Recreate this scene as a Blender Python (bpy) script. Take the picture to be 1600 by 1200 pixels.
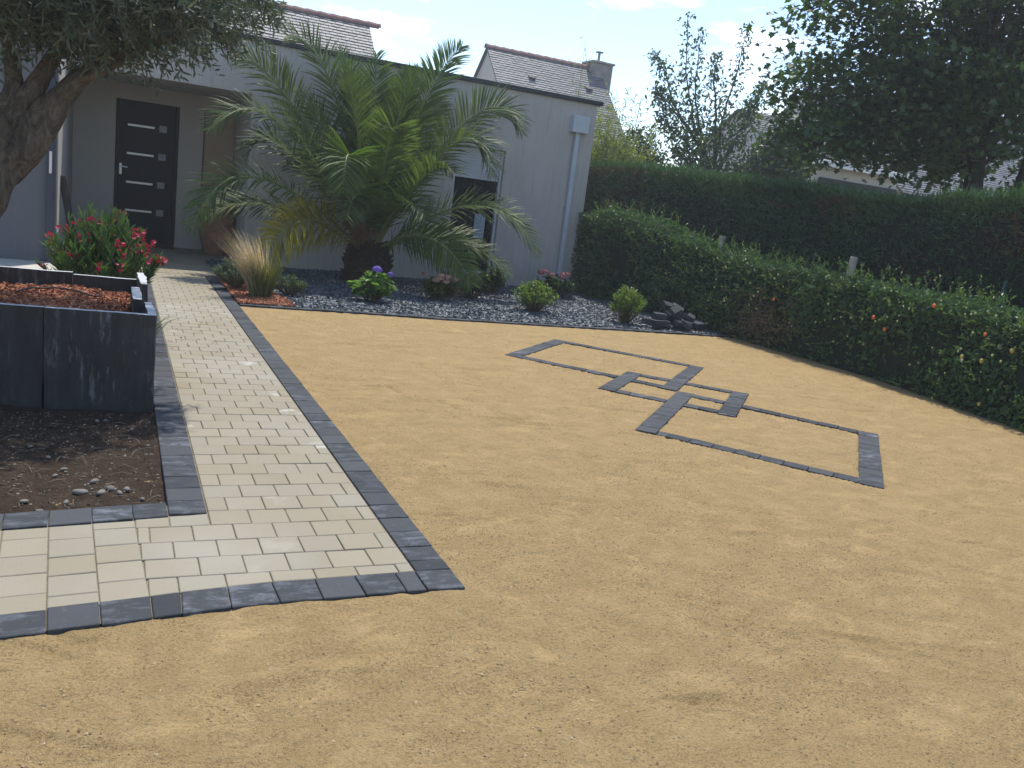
import bpy, math
import numpy as np
from mathutils import Vector, Matrix

SC = bpy.context.scene
COL = SC.collection
for _o in list(bpy.data.objects):
    bpy.data.objects.remove(_o)

# ---------------------------------------------------------------- camera
CAM_H = 1.4
HAZE = 0.0019
cd = bpy.data.cameras.new('camera')
cam = bpy.data.objects.new('camera', cd)
COL.objects.link(cam)
yaw, pitch, roll = math.radians(25.352), math.radians(11.539), math.radians(7.221)
fw = Vector((math.sin(yaw)*math.cos(pitch), math.cos(yaw)*math.cos(pitch), -math.sin(pitch)))
r0 = Vector((math.cos(yaw), -math.sin(yaw), 0))
u0 = r0.cross(fw)
rt = r0*math.cos(roll) + u0*math.sin(roll)
up = -r0*math.sin(roll) + u0*math.cos(roll)
m4 = Matrix(((rt.x, up.x, -fw.x, 0), (rt.y, up.y, -fw.y, 0), (rt.z, up.z, -fw.z, CAM_H), (0, 0, 0, 1)))
cam.matrix_world = m4
cd.sensor_width = 36
cd.lens = 36*1349.8/1600
cd.clip_start = 0.05
cd.clip_end = 5000
SC.camera = cam

# ---------------------------------------------------------------- sky and sun
SUN_EL, SUN_AZ = math.radians(65), math.radians(28)
sdir = Vector((math.sin(SUN_AZ)*math.cos(SUN_EL), math.cos(SUN_AZ)*math.cos(SUN_EL), math.sin(SUN_EL)))
w = bpy.data.worlds.new('World')
SC.world = w
w.use_nodes = True
wn = w.node_tree
bg = wn.nodes['Background']
sky = wn.nodes.new('ShaderNodeTexSky')
sky.sky_type = 'NISHITA'
sky.sun_disc = False
sky.sun_elevation = SUN_EL
sky.sun_rotation = SUN_AZ
sky.air_density = 1.0
sky.dust_density = 0.4
sky.ozone_density = 2.5
tc = wn.nodes.new('ShaderNodeTexCoord')
sep = wn.nodes.new('ShaderNodeSeparateXYZ')
wn.links.new(tc.outputs['Generated'], sep.inputs[0])
def wmath(op, a, b=None):
    n = wn.nodes.new('ShaderNodeMath'); n.operation = op
    for i, v in enumerate((a, b)):
        if v is None: continue
        if isinstance(v, (int, float)): n.inputs[i].default_value = v
        else: wn.links.new(v, n.inputs[i])
    return n.outputs[0]
den = wmath('ADD', wmath('MAXIMUM', sep.outputs[2], 0.0), 0.18)
cmb = wn.nodes.new('ShaderNodeCombineXYZ')
wn.links.new(wmath('DIVIDE', sep.outputs[0], den), cmb.inputs[0])
wn.links.new(wmath('DIVIDE', sep.outputs[1], den), cmb.inputs[1])
cmb.inputs[2].default_value = 3.7
cn = wn.nodes.new('ShaderNodeTexNoise')
cn.inputs['Scale'].default_value = 2.3
cn.inputs['Detail'].default_value = 7
cn.inputs['Roughness'].default_value = 0.6
wn.links.new(cmb.outputs[0], cn.inputs['Vector'])
cr = wn.nodes.new('ShaderNodeValToRGB')
cr.color_ramp.elements[0].position = 0.54
cr.color_ramp.elements[1].position = 0.70
wn.links.new(cn.outputs['Fac'], cr.inputs[0])
cm = wn.nodes.new('ShaderNodeMix'); cm.data_type = 'RGBA'
wn.links.new(wmath('MULTIPLY', cr.outputs[0], 0.5), cm.inputs[0])
wn.links.new(sky.outputs[0], cm.inputs[6])
cm.inputs[7].default_value = (10.5, 10.7, 11.0, 1)
wn.links.new(cm.outputs[2], bg.inputs[0])
bg.inputs[1].default_value = 0.15

sl = bpy.data.lights.new('sun', 'SUN')
sl.energy = 3.4
sl.angle = math.radians(0.6)
sl.color = (1.0, 0.95, 0.86)
so = bpy.data.objects.new('sun', sl)
so.rotation_euler = sdir.to_track_quat('Z', 'Y').to_euler()
so.location = (-3, 10, 20)
COL.objects.link(so)
SC.view_settings.view_transform = 'Standard'
SC.view_settings.look = 'None'
SC.view_settings.exposure = 0.72
SC.view_settings.gamma = 1.0
SC.view_settings.use_curve_mapping = False
SC.cycles.max_bounces = 6
SC.cycles.diffuse_bounces = 3
SC.cycles.glossy_bounces = 2
SC.cycles.transmission_bounces = 3
SC.cycles.use_denoising = True

# ================================================================ helpers
rng = np.random.default_rng(11)

def wloc(o):
    v = Vector((0, 0, 0))
    while o is not None:
        v += o.location
        o = o.parent
    return v

def tag(o, label=None, cat=None, group=None, kind=None):
    if label: o['label'] = label
    if cat: o['category'] = cat
    if group: o['group'] = group
    if kind: o['kind'] = kind
    return o

def empty(name, loc, label=None, cat=None, group=None, kind=None):
    o = bpy.data.objects.new(name, None)
    o.location = loc
    o.empty_display_size = 0.1
    COL.objects.link(o)
    return tag(o, label, cat, group, kind)

class MB:
    def __init__(s):
        s.V = []; s.F = []; s.n = 0; s.mi = []
    def add(s, V, F, mi=0):
        V = np.asarray(V, float).reshape(-1, 3)
        s.V.append(V)
        if isinstance(F, np.ndarray):
            s.F.append(F + s.n); s.mi.append(np.full(len(F), mi))
        else:
            by = {}
            for f in F: by.setdefault(len(f), []).append(f)
            for k in by:
                a = np.array(by[k], int) + s.n
                s.F.append(a); s.mi.append(np.full(len(a), mi))
        s.n += len(V)
    def box(s, x0, x1, y0, y1, z0, z1, mi=0):
        V = [(x0,y0,z0),(x1,y0,z0),(x1,y1,z0),(x0,y1,z0),(x0,y0,z1),(x1,y0,z1),(x1,y1,z1),(x0,y1,z1)]
        s.add(V, [(0,3,2,1),(4,5,6,7),(0,1,5,4),(1,2,6,5),(2,3,7,6),(3,0,4,7)], mi)
    def bbox(s, x0, x1, y0, y1, z0, z1, b=0.006, mi=0):
        # box with all edges bevelled (chamfer)
        V = []; 
        for zz, ins in ((z0, b), (z0+b, 0), (z1-b, 0), (z1, b)):
            V += [(x0+ins,y0+ins,zz),(x1-ins,y0+ins,zz),(x1-ins,y1-ins,zz),(x0+ins,y1-ins,zz)]
        F = [(3,2,1,0),(12,13,14,15)]
        for k in range(3):
            for i in range(4):
                j = (i+1) % 4
                F.append((k*4+i, k*4+j, k*4+4+j, k*4+4+i))
        s.add(V, F, mi)
    def tube(s, pts, rad, n=8, cap=True, mi=0):
        pts = np.asarray(pts, float); m = len(pts)
        rad = np.broadcast_to(np.asarray(rad, float), (m,))
        t = np.gradient(pts, axis=0); t /= np.linalg.norm(t, axis=1)[:, None] + 1e-12
        a = np.array([0, 0, 1.]) if abs(t[0][2]) < .9 else np.array([1., 0, 0])
        u = np.cross(t[0], a); u /= np.linalg.norm(u)
        ang = np.linspace(0, 2*np.pi, n, endpoint=False)
        V = []
        for i in range(m):
            u = u - t[i]*(u@t[i]); u /= np.linalg.norm(u)+1e-12
            v = np.cross(t[i], u)
            V.append(pts[i] + rad[i]*(np.cos(ang)[:, None]*u + np.sin(ang)[:, None]*v))
        V = np.concatenate(V)
        i = np.arange(m-1)[:, None]*n; j = np.arange(n)[None, :]; k = (j+1) % n
        F = np.stack([i+j, i+k, i+n+k, i+n+j], -1).reshape(-1, 4)
        s.add(V, F, mi)
        if cap:
            s.add(V[-n:], [tuple(range(n))], mi)
            s.add(V[:n], [tuple(range(n))[::-1]], mi)
    def lathe(s, prof, c, n=24, mi=0):
        ang = np.linspace(0, 2*np.pi, n, endpoint=False)
        V = [(c[0]+r*math.cos(a), c[1]+r*math.sin(a), c[2]+z) for r, z in prof for a in ang]
        F = []
        for i in range(len(prof)-1):
            for j in range(n):
                k = (j+1) % n
                F.append((i*n+j, i*n+k, (i+1)*n+k, (i+1)*n+j))
        s.add(V, F, mi)
    def build(s, name, mat, parent=None, smooth=False, kind=None, mats=None):
        V = np.concatenate(s.V)
        lo, hi = V.min(0), V.max(0)
        org = np.array([(lo[0]+hi[0])/2, (lo[1]+hi[1])/2, lo[2]])
        me = bpy.data.meshes.new(name)
        me.vertices.add(len(V))
        me.vertices.foreach_set('co', (V-org).ravel())
        tot = sum(f.size for f in s.F)
        me.loops.add(tot)
        me.loops.foreach_set('vertex_index', np.concatenate([f.ravel() for f in s.F]).astype(np.int32))
        ls = []; c = 0
        for f in s.F:
            ls.append(c + np.arange(len(f))*f.shape[1]); c += f.size
        ls = np.concatenate(ls)
        me.polygons.add(len(ls))
        me.polygons.foreach_set('loop_start', ls.astype(np.int32))
        if mats:
            me.polygons.foreach_set('material_index', np.concatenate(s.mi).astype(np.int32))
        me.update(calc_edges=True)
        me.validate()
        me.polygons.foreach_set('use_smooth', np.full(len(me.polygons), smooth))
        for mm in (mats or [mat]): me.materials.append(mm)
        o = bpy.data.objects.new(name, me)
        COL.objects.link(o)
        if parent is not None:
            o.parent = parent
            o.location = Vector(org) - wloc(parent)
        else:
            o.location = Vector(org)
        if kind: o['kind'] = kind
        return o

def unit(a):
    return a/(np.linalg.norm(a, axis=-1, keepdims=True)+1e-12)

def rv(n):
    return unit(rng.normal(size=(n, 3)))

def leaves(mb, P, D, N, L, W, fold=.25, droop=0.0, mi=0):
    """elliptic folded leaves: 6 verts, 2 quads each"""
    P = np.asarray(P, float); n = len(P)
    L = np.broadcast_to(L, (n,))[:, None]; W = np.broadcast_to(W, (n,))[:, None]
    D = unit(D); S = unit(np.cross(D, N)); N = np.cross(S, D)
    dn = np.array([0, 0, -1.])*L*droop
    a = P; t = P + D*L + dn
    r1 = P + D*L*.32 + S*W*.5 + N*W*fold + dn*.1; r2 = P + D*L*.68 + S*W*.42 + N*W*fold + dn*.45
    l1 = P + D*L*.32 - S*W*.5 + N*W*fold + dn*.1; l2 = P + D*L*.68 - S*W*.42 + N*W*fold + dn*.45
    V = np.stack([a, r1, r2, t, l2, l1], 1).reshape(-1, 3)
    b = np.arange(n)[:, None]*6
    F = np.concatenate([b+np.array([[0, 1, 2, 3]]), b+np.array([[0, 3, 4, 5]])], 0)
    mb.add(V, F, mi)

def kites(mb, P, D, N, L, W, mi=0):
    P = np.asarray(P, float); n = len(P)
    L = np.broadcast_to(L, (n,))[:, None]; W = np.broadcast_to(W, (n,))[:, None]
    D = unit(D); S = unit(np.cross(D, N))
    V = np.stack([P, P+D*L*.4+S*W*.5, P+D*L, P+D*L*.4-S*W*.5], 1).reshape(-1, 3)
    mb.add(V, np.arange(n)[:, None]*4+np.array([[0, 1, 2, 3]]), mi)

LOBES = [(0, 0), (.10, .16), (.02, .42), (.22, .40), (.33, .30), (.48, .52), (.62, .50), (.62, .30), (.78, .18), (1.0, 0)]
def lobed(mb, P, D, N, L):
    """five-lobed leaves as two fans folded on the midrib"""
    P = np.asarray(P, float); n = len(P)
    L = np.broadcast_to(L, (n,))[:, None]
    D = unit(D); S = unit(np.cross(D, N)); N = np.cross(S, D)
    out = []
    for sgn in (1, -1):
        for d, s_ in LOBES[1:-1]:
            out.append(P + D*L*d + sgn*S*L*s_ + N*L*abs(s_)*.22)
    q = len(LOBES)-2
    base = P; mid = P + D*L*.38; tip = P + D*L
    V = np.stack([base, mid, tip] + out, 1)
    k = V.shape[1]
    b = np.arange(n)[:, None]*k
    F = []
    for sgn, off in ((1, 3), (-1, 3+q)):
        ring = [0] + [off+i for i in range(q)] + [2]
        for i in range(len(ring)-1):
            tri = (1, ring[i], ring[i+1]) if sgn < 0 else (1, ring[i+1], ring[i])
            F.append(b+np.array([tri]))
    mb.add(V.reshape(-1, 3), np.concatenate(F, 0))

_H = {}
def vnoise(x, y, seed=0):
    if seed not in _H: _H[seed] = np.random.default_rng(1000+seed).random((256, 256))
    T = _H[seed]
    xi = np.floor(x).astype(int); yi = np.floor(y).astype(int)
    fx = x-xi; fy = y-yi
    fx = fx*fx*(3-2*fx); fy = fy*fy*(3-2*fy)
    g = lambda a, b: T[a % 256, b % 256]
    return (g(xi, yi)*(1-fx)+g(xi+1, yi)*fx)*(1-fy)+(g(xi, yi+1)*(1-fx)+g(xi+1, yi+1)*fx)*fy
def fbm(x, y, seed=0, oct=4):
    s = 0; a = .5
    for i in range(oct):
        s = s + a*(vnoise(x*2**i, y*2**i, seed+i)-.5); a *= .5
    return s

# ---------------------------------------------------------------- materials
class MT:
    def __init__(s, name, rough=.8, spec=.3):
        s.m = bpy.data.materials.new(name); s.m.use_nodes = True
        s.t = s.m.node_tree; s.b = s.t.nodes['Principled BSDF']
        s.b.inputs['Roughness'].default_value = rough
        s.b.inputs['Specular IOR Level'].default_value = spec
        s.out = s.t.nodes['Material Output']
        s._pos = None
    def n(s, ty): return s.t.nodes.new(ty)
    def link(s, a, b): s.t.links.new(a, b)
    def pos(s, scale=(1, 1, 1), obj=False):
        if obj:
            src = s.n('ShaderNodeTexCoord').outputs['Object']
        else:
            src = s.n('ShaderNodeNewGeometry').outputs['Position']
        mp = s.n('ShaderNodeMapping'); mp.inputs['Scale'].default_value = scale
        s.link(src, mp.inputs[0])
        return mp.outputs[0]
    def noise(s, scale, detail=3, rough=.55, vec=None, dist=0):
        k = s.n('ShaderNodeTexNoise')
        k.inputs['Scale'].default_value = scale; k.inputs['Detail'].default_value = detail
        k.inputs['Roughness'].default_value = rough; k.inputs['Distortion'].default_value = dist
        s.link(vec if vec is not None else s.pos(), k.inputs['Vector'])
        return k.outputs['Fac']
    def voro(s, scale, feat='F1', vec=None, out='Distance'):
        k = s.n('ShaderNodeTexVoronoi'); k.feature = feat
        k.inputs['Scale'].default_value = scale
        s.link(vec if vec is not None else s.pos(), k.inputs['Vector'])
        return k.outputs[out]
    def ramp(s, fac, stops, interp='LINEAR'):
        k = s.n('ShaderNodeValToRGB'); e = k.color_ramp; e.interpolation = interp
        while len(e.elements) < len(stops): e.elements.new(.5)
        for el, (p, c) in zip(e.elements, stops):
            el.position = p
            el.color = (c, c, c, 1) if isinstance(c, (int, float)) else (*c, 1)
        s.link(fac, k.inputs[0])
        return k.outputs[0]
    def mix(s, fac, a, b, mode='MIX'):
        k = s.n('ShaderNodeMix'); k.data_type = 'RGBA'; k.blend_type = mode
        for sock, v in ((k.inputs[0], fac), (k.inputs[6], a), (k.inputs[7], b)):
            if isinstance(v, (int, float)): sock.default_value = v
            elif isinstance(v, tuple): sock.default_value = (*v, 1)
            else: s.link(v, sock)
        return k.outputs[2]
    def math(s, op, a, b=0.0):
        k = s.n('ShaderNodeMath'); k.operation = op
        for i, v in enumerate((a, b)):
            if isinstance(v, (int, float)): k.inputs[i].default_value = v
            else: s.link(v, k.inputs[i])
        return k.outputs[0]
    def color(s, c):
        if isinstance(c, tuple): s.b.inputs['Base Color'].default_value = (*c, 1)
        else: s.link(c, s.b.inputs['Base Color'])
        return s
    def bump(s, h, strength=.5, dist=.01):
        k = s.n('ShaderNodeBump'); k.inputs['Strength'].default_value = strength
        k.inputs['Distance'].default_value = dist
        s.link(h, k.inputs['Height'])
        prev = s.b.inputs['Normal'].links
        if prev: s.link(prev[0].from_socket, k.inputs['Normal'])
        s.link(k.outputs[0], s.b.inputs['Normal'])
        return s
    def island(s): return s.n('ShaderNodeNewGeometry').outputs['Random Per Island']
    def orand(s): return s.n('ShaderNodeObjectInfo').outputs['Random']

def leafmat(name, cols, rough=.5, trans=.35, tcol=None, spec=.4):
    m = MT(name, rough, spec)
    stops = [(i/max(1, len(cols)-1), c) for i, c in enumerate(cols)]
    c = m.ramp(m.island(), stops)
    c = m.mix(m.ramp(m.noise(1.7, 2), [(.35, 0.0), (.65, .4)]), c, cols[0])
    m.color(c)
    tr = m.n('ShaderNodeBsdfTranslucent')
    tcn = m.mix(1.0, c, tcol or (1.5, 1.7, .7), 'MULTIPLY')
    m.link(tcn, tr.inputs[0])
    ms = m.n('ShaderNodeMixShader'); ms.inputs[0].default_value = trans
    m.link(m.b.outputs[0], ms.inputs[1]); m.link(tr.outputs[0], ms.inputs[2])
    m.link(ms.outputs[0], m.out.inputs[0])
    return m.m

def plain(name, c, rough=.6, var=.12, scale=6, spec=.3, metal=0):
    m = MT(name, rough, spec)
    d = tuple(x*(1-var) for x in c); l = tuple(min(1, x*(1+var)) for x in c)
    m.color(m.ramp(m.noise(scale, 4), [(.3, d), (.7, l)]))
    m.b.inputs['Metallic'].default_value = metal
    return m.m

# sand: compacted pale patches and coarse loose patches
def sand_mat():
    m = MT('sand', .95, .12)
    big = m.noise(1.1, 4, .6)
    mid = m.noise(7.5, 7, .72)
    fine = m.noise(95, 4, .75)
    fine2 = m.noise(260, 3, .7)
    c = m.ramp(mid, [(.22, (.352, .244, .110)), (.50, (.398, .280, .133)), (.78, (.446, .322, .162))])
    c = m.mix(m.ramp(big, [(.35, 0.0), (.68, .10)]), c, (.41, .295, .142))
    c = m.mix(m.math('MULTIPLY', m.ramp(fine, [(.38, .85), (.53, 0.0)]), m.ramp(m.noise(3.1, 6, .72, m.pos((1, 1.7, 1)), .5), [(.44, .55), (.57, 1.0)])), c, (.215, .145, .066))
    c = m.mix(m.ramp(fine2, [(.58, 0.0), (.72, .7)]), c, (.50, .40, .24))
    m.color(c)
    mask = m.ramp(m.noise(4.2, 8, .78, m.pos((1, 1.4, 1)), .6), [(.40, .62), (.58, 1.0)])
    h = m.math('ADD', m.math('MULTIPLY', fine, 1.0), m.math('MULTIPLY', fine2, .5))
    m.bump(m.math('MULTIPLY', h, mask), 1.0, .016)
    m.bump(m.noise(22, 4, .6), .6, .014)
    return m.m

def beige_mat():
    m = MT('beige_paver', .9, .15)
    r = m.orand()
    isl = m.island()
    c = m.ramp(m.math('FRACT', m.math('ADD', r, isl)), [(0, (.236, .203, .143)), (.35, (.262, .230, .168)), (.7, (.250, .225, .175)), (1, (.276, .243, .180))])
    n1 = m.noise(9, 5, .65)
    c = m.mix(m.ramp(n1, [(.3, .4), (.62, 0.0)]), c, (.245, .212, .150))
    c = m.mix(m.ramp(m.noise(160, 3, .7), [(.30, .5), (.48, 0.0)]), c, (.20, .17, .125))
    c = m.mix(m.ramp(m.noise(.9, 3, .5), [(.45, 0.0), (.65, .35)]), c, (.35, .335, .300))
    # pale efflorescence on a few blocks
    st = m.math('MULTIPLY', m.ramp(m.noise(7, 4, .6), [(.52, 0.0), (.66, .8)]), m.ramp(r, [(.90, 0.0), (.96, .8)]))
    c = m.mix(st, c, (.46, .445, .41))
    m.color(c)
    m.bump(m.noise(140, 4, .7), .35, .004)
    return m.m

def charcoal_mat():
    m = MT('charcoal_paver', .8, .2)
    r = m.orand()
    c = m.ramp(m.math('FRACT', m.math('ADD', r, m.island())), [(0, (.030, .033, .038)), (.5, (.043, .047, .053)), (1, (.058, .062, .068))])
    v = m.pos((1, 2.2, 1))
    c = m.mix(m.math('MULTIPLY', m.ramp(m.noise(9, 5, .7, v, .4), [(.48, 0.0), (.68, .9)]), m.ramp(r, [(.45, .05), (.95, 1.0)])), c, (.15, .165, .19))  # blue-white streaks: grazing sky reflection painted into the block colour
    c = m.mix(m.ramp(m.noise(30, 4, .7), [(.60, 0.0), (.74, .4)]), c, (.16, .125, .07))
    m.color(c)
    m.bump(m.noise(60, 5, .75), .4, .004)
    return m.m

def slate_slab_mat():
    m = MT('slate_slab', .6, .35)
    v = m.pos((3.2, 3.2, .7))
    c = m.ramp(m.noise(4, 6, .65, v), [(.3, (.017, .0165, .016)), (.6, (.034, .033, .032)), (.8, (.062, .061, .06))])
    st = m.noise(22, 6, .75, m.pos((1, 1, .16)))
    c = m.mix(m.math('MULTIPLY', m.ramp(st, [(.54, 0.0), (.70, .8)]), m.ramp(m.noise(2.2, 3), [(.42, 0.0), (.58, 1.0)])), c, (.22, .22, .225))
    m.color(c)
    m.bump(m.noise(9, 6, .7, v), .7, .02)
    m.bump(m.noise(60, 4, .7), .4, .005)
    return m.m

def render_mat(name, a, b, streak=.25):
    m = MT(name, .92, .1)
    c = m.mix(m.ramp(m.noise(1.6, 5, .6), [(.3, 0.0), (.7, 1.0)]), a, b)
    v = m.pos((5, 5, .28))
    d = tuple(x*.62 for x in a)
    c = m.mix(m.math('MULTIPLY', m.ramp(m.noise(3.2, 6, .72, v), [(.54, 0.0), (.74, 1.0)]), streak*1.5), c, d)
    c = m.mix(m.math('MULTIPLY', m.ramp(m.noise(16, 3, .6, m.pos((3, 3, .05))), [(.5, 0.0), (.7, 1.0)]), streak*.6), c, d)
    m.color(c)
    m.bump(m.noise(190, 4, .7), .35, .004)
    return m.m

def bark_mat(name, a, b, sc=9, zs=.35):
    m = MT(name, .9, .15)
    n = m.noise(sc, 8, .75, m.pos((1, 1, zs)), 1.2)
    m.color(m.ramp(n, [(.34, a), (.50, tuple((x+y)*.45 for x, y in zip(a, b))), (.66, b)]))
    m.bump(n, 1.0, .06)
    m.bump(m.noise(sc*5, 5, .75, m.pos((1, 1, zs))), .9, .014)
    return m.m

def chipmat(name, cols, rough=.8, spec=.3):
    m = MT(name, rough, spec)
    c = m.ramp(m.island(), [(i/(len(cols)-1), k) for i, k in enumerate(cols)])
    m.color(m.mix(m.ramp(m.noise(40, 3), [(.35, .3), (.6, 0.0)]), c, tuple(x*.5 for x in cols[0])))
    return m.m

SAND = sand_mat()
BEIGE = beige_mat()
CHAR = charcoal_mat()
SLAB = slate_slab_mat()
SLABTOP_LIT = plain('slate_top_lit', (.42, .43, .45), .8, .15, 30)  # pale slab tops: sunlit edge put into the colour
WALL = render_mat('grey_render', (.425, .398, .366), (.485, .455, .418), .45)
PORCH = render_mat('porch_render', (.46, .44, .405), (.50, .475, .435), .08)
COPING = plain('anthracite_metal', (.022, .025, .032), .45, .1, 3, .4)
NAVY = plain('navy_metal', (.025, .032, .055), .4, .1, 3, .5)
DOOR = plain('anthracite_door', (.010, .0115, .0145), .5, .08, 3, .25)
STEEL = plain('brushed_steel', (.62, .62, .62), .35, .05, 40, .5, .6)
FROST = plain('frosted_glass', (.20, .23, .26), .25, .1, 12, .5)
TAN = plain('tan_panel', (.46, .35, .245), .7, .06, 4)
SHUT = plain('roller_shutter', (.50, .51, .53), .5, .04, 5)
ZINC = plain('painted_zinc', (.46, .50, .54), .45, .06, 5, .4)
GLASS = plain('dark_window_glass', (.010, .013, .017), .06, .1, 2, .5)
TERRA = plain('terracotta', (.27, .14, .09), .85, .25, 7, .2)
def soil_mat():
    m = MT('soil', .97, .08)
    c = m.ramp(m.noise(14, 6, .7), [(.3, (.030, .021, .015)), (.6, (.058, .041, .029)), (.8, (.095, .070, .050))])
    c = m.mix(m.ramp(m.noise(120, 3, .7), [(.66, 0.0), (.76, .6)]), c, (.20, .165, .12))
    m.color(c)
    m.bump(m.noise(50, 5, .75), .9, .02)
    return m.m
SOIL = soil_mat()
SLATEBED = plain('slate_bed', (.045, .05, .057), .8, .3, 30)
CHIP = chipmat('slate_chip', [(.042, .049, .057), (.082, .094, .106), (.135, .15, .165), (.062, .071, .082), (.21, .23, .25)], .6, .3)
MULCH = chipmat('bark_chip', [(.19, .060, .030), (.31, .105, .052), (.42, .18, .095), (.24, .078, .038), (.50, .27, .16)], .85, .2)
MULCHB = plain('bark_bed', (.10, .035, .02), .95, .3, 30)
PEB = chipmat('pebble', [(.13, .115, .098), (.19, .175, .155), (.16, .13, .10)], .85)
GRAIN = chipmat('sand_grain', [(.30, .215, .11), (.35, .26, .14), (.42, .315, .18), (.25, .175, .088), (.52, .42, .27)], .9, .15)
WOOD = plain('weathered_wood', (.30, .27, .23), .9, .25, 14)
BLACK = plain('black_rubber', (.012, .012, .013), .5, .1, 5)
SLATES = chipmat('roof_slate', [(.085, .09, .10), (.14, .147, .158), (.11, .117, .127), (.175, .182, .192)], .6, .3)
RIDGE = plain('red_ridge_tile', (.27, .15, .13), .85, .2, 3)
GABLE = plain('beige_render', (.52, .47, .41), .92, .06, 1.5)
GWHITE = plain('cream_render', (.55, .52, .47), .92, .06, 1.5)
STONE = plain('chimney_stone', (.22, .20, .175), .9, .3, 4)
CONC = plain('pale_concrete', (.42, .40, .34), .9, .12, 5)
EARTH = plain('garden_ground', (.14, .12, .075), .95, .3, .6)

# ================================================================ ground
mb = MB()
mb.add([(-120, -120, -.06), (120, -120, -.06), (120, 120, -.06), (-120, 120, -.06)], [(0, 1, 2, 3)])
mb.build('ground', EARTH, kind='structure')

# paved strips (used to sink the sand under the blocks)
MOT = dict(
    A=[(3.419, 7.459), (4.499, 8.537), (5.636, 7.264), (4.495, 6.117)],
    B=[(3.699, 6.129), (4.459, 6.896), (5.263, 6.076), (4.467, 5.26)],
    C=[(3.289, 4.88), (4.505, 6.12), (5.504, 4.788), (4.293, 3.604)])
THICK, THIN = .150, .122
# strips: (start, end, width) with the outer edge on start-end, body to the right hand of start->end
STRIPS = []
for k, (p1, p2, p3, p4) in MOT.items():
    p1, p2, p3, p4 = map(np.array, (p1, p2, p3, p4))
    STRIPS += [(k+'l', p1, p2, THICK), (k+'t', p2, p3, THIN), (k+'r', p3, p4, THICK), (k+'b', p4, p1, THIN)]
def strip_rect(s):
    _, a, b, wd = s
    d = (b-a)/np.linalg.norm(b-a); nrm = np.array([d[1], -d[0]])
    return a, d, nrm, np.linalg.norm(b-a), wd

def yb_in(x): return 2.889+.018*(x-1.06)+np.where(x < .5, .105*(x-.5), 0)
def yb_out(x): return 2.727+.012*(x-1.06)+np.where(x < .5, .105*(x-.5), 0)
def yt_out(x): return 3.552+.12*(x-.374)
def yt_in(x): return 3.694+.125*(x-.22)

def under_blocks(X, Y):
    mk = np.zeros(X.shape, bool)
    mk |= (X > .22) & (X < 1.195) & (Y > 2.74) & (Y < 13)
    mk |= (X > -2) & (X < 1.195) & (Y > yb_out(X)+.01) & (Y < yt_in(X))
    mk |= (X < .25) & (Y >= yt_in(X)-.02)
    for s in STRIPS:
        a, d, nr, ln, wd = strip_rect(s)
        u_ = (X-a[0])*d[0]+(Y-a[1])*d[1]; v_ = (X-a[0])*nr[0]+(Y-a[1])*nr[1]
        mk |= (u_ > .008) & (u_ < ln-.008) & (v_ > .008) & (v_ < wd-.008)
    return mk

DENTS = [(1.70, 1.88, .075, .022, -.014, .1), (1.60, 1.90, .05, .018, -.010, -.3), (1.84, 3.81, .16, .03, -.012, -.3), (2.12, 3.59, .14, .03, -.010, -.25), (2.41, 5.12, .2, .04, -.010, -.1),
         (1.17, 1.93, .07, .05, -.006, .2), (2.55, 2.09, .22, .014, -.008, -.45), (2.15, 2.12, .018, .13, .008, .3), (2.6, 4.3, .25, .05, -.009, -.4), (1.9, 5.6, .25, .05, -.009, -.2),
         (3.0, 3.1, .3, .05, -.008, -.4), (2.2, 7.6, .4, .06, -.012, .05), (3.2, 8.6, .5, .07, -.010, .1), (2.8, 6.7, .35, .06, -.010, .15), (4.9, 3.3, .3, .06, -.008, -.3), (3.4, 2.5, .25, .03, -.007, -.5), (6.2, 5.8, .4, .06, -.008, -.5), (.5, 2.2, .25, .05, -.010, .2), (.75, 2.35, .2, .05, -.009, -.1)]
xs = np.concatenate([np.arange(-4, -.6, .12), np.arange(-.6, 2.8, .0125), np.arange(2.8, 6.0, .0215), np.arange(6.0, 8.6, .05)])
ys = np.concatenate([np.arange(-4, 1.2, .12), np.arange(1.2, 3.2, .0125), np.arange(3.2, 6.4, .02), np.arange(6.4, 9.56, .026)])
X, Y = np.meshgrid(xs, ys)
Z = fbm(X*1.1, Y*1.1, 1, 2)*.012 + fbm(X*9, Y*9, 9, 3)*.005
loose = np.clip((fbm(X*1.9+5, Y*1.9, 20, 3)+.08)*5, 0, 1)
Z += (.3+loose)*fbm(X*38, Y*38, 15, 2)*.017
for cx, cy, lx, ly, dz, an in DENTS:
    ux = (X-cx)*math.cos(an)+(Y-cy)*math.sin(an); uy = -(X-cx)*math.sin(an)+(Y-cy)*math.cos(an)
    q = (ux/lx)**2+((uy+.35*ly*np.sin(ux/lx*3))/ly)**2
    dz *= 1.7
    Z += dz*np.exp(-q**1.5) - .45*dz*np.exp(-((np.sqrt(q)-1.7)/.5)**2)
for k in range(240):
    cx, cy = rng.uniform(-.3, 7.2), 1.4+7.6*rng.random()**1.4
    lx, ly, an, dz = rng.uniform(.05, .28), rng.uniform(.012, .035), rng.normal(-.35, .5), -rng.uniform(.004, .015)
    j0, j1 = np.searchsorted(xs, [cx-.9, cx+.9]); i0, i1 = np.searchsorted(ys, [cy-.9, cy+.9])
    xx, yy = X[i0:i1, j0:j1], Y[i0:i1, j0:j1]
    ux = (xx-cx)*math.cos(an)+(yy-cy)*math.sin(an); uy = -(xx-cx)*math.sin(an)+(yy-cy)*math.cos(an)
    q = (ux/lx)**2+((uy+.6*ly*np.sin(ux/lx*2.5))/ly)**2
    Z[i0:i1, j0:j1] += dz*np.exp(-q**1.5) - .5*dz*np.exp(-((np.sqrt(q)-1.6)/.45)**2)
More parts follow.
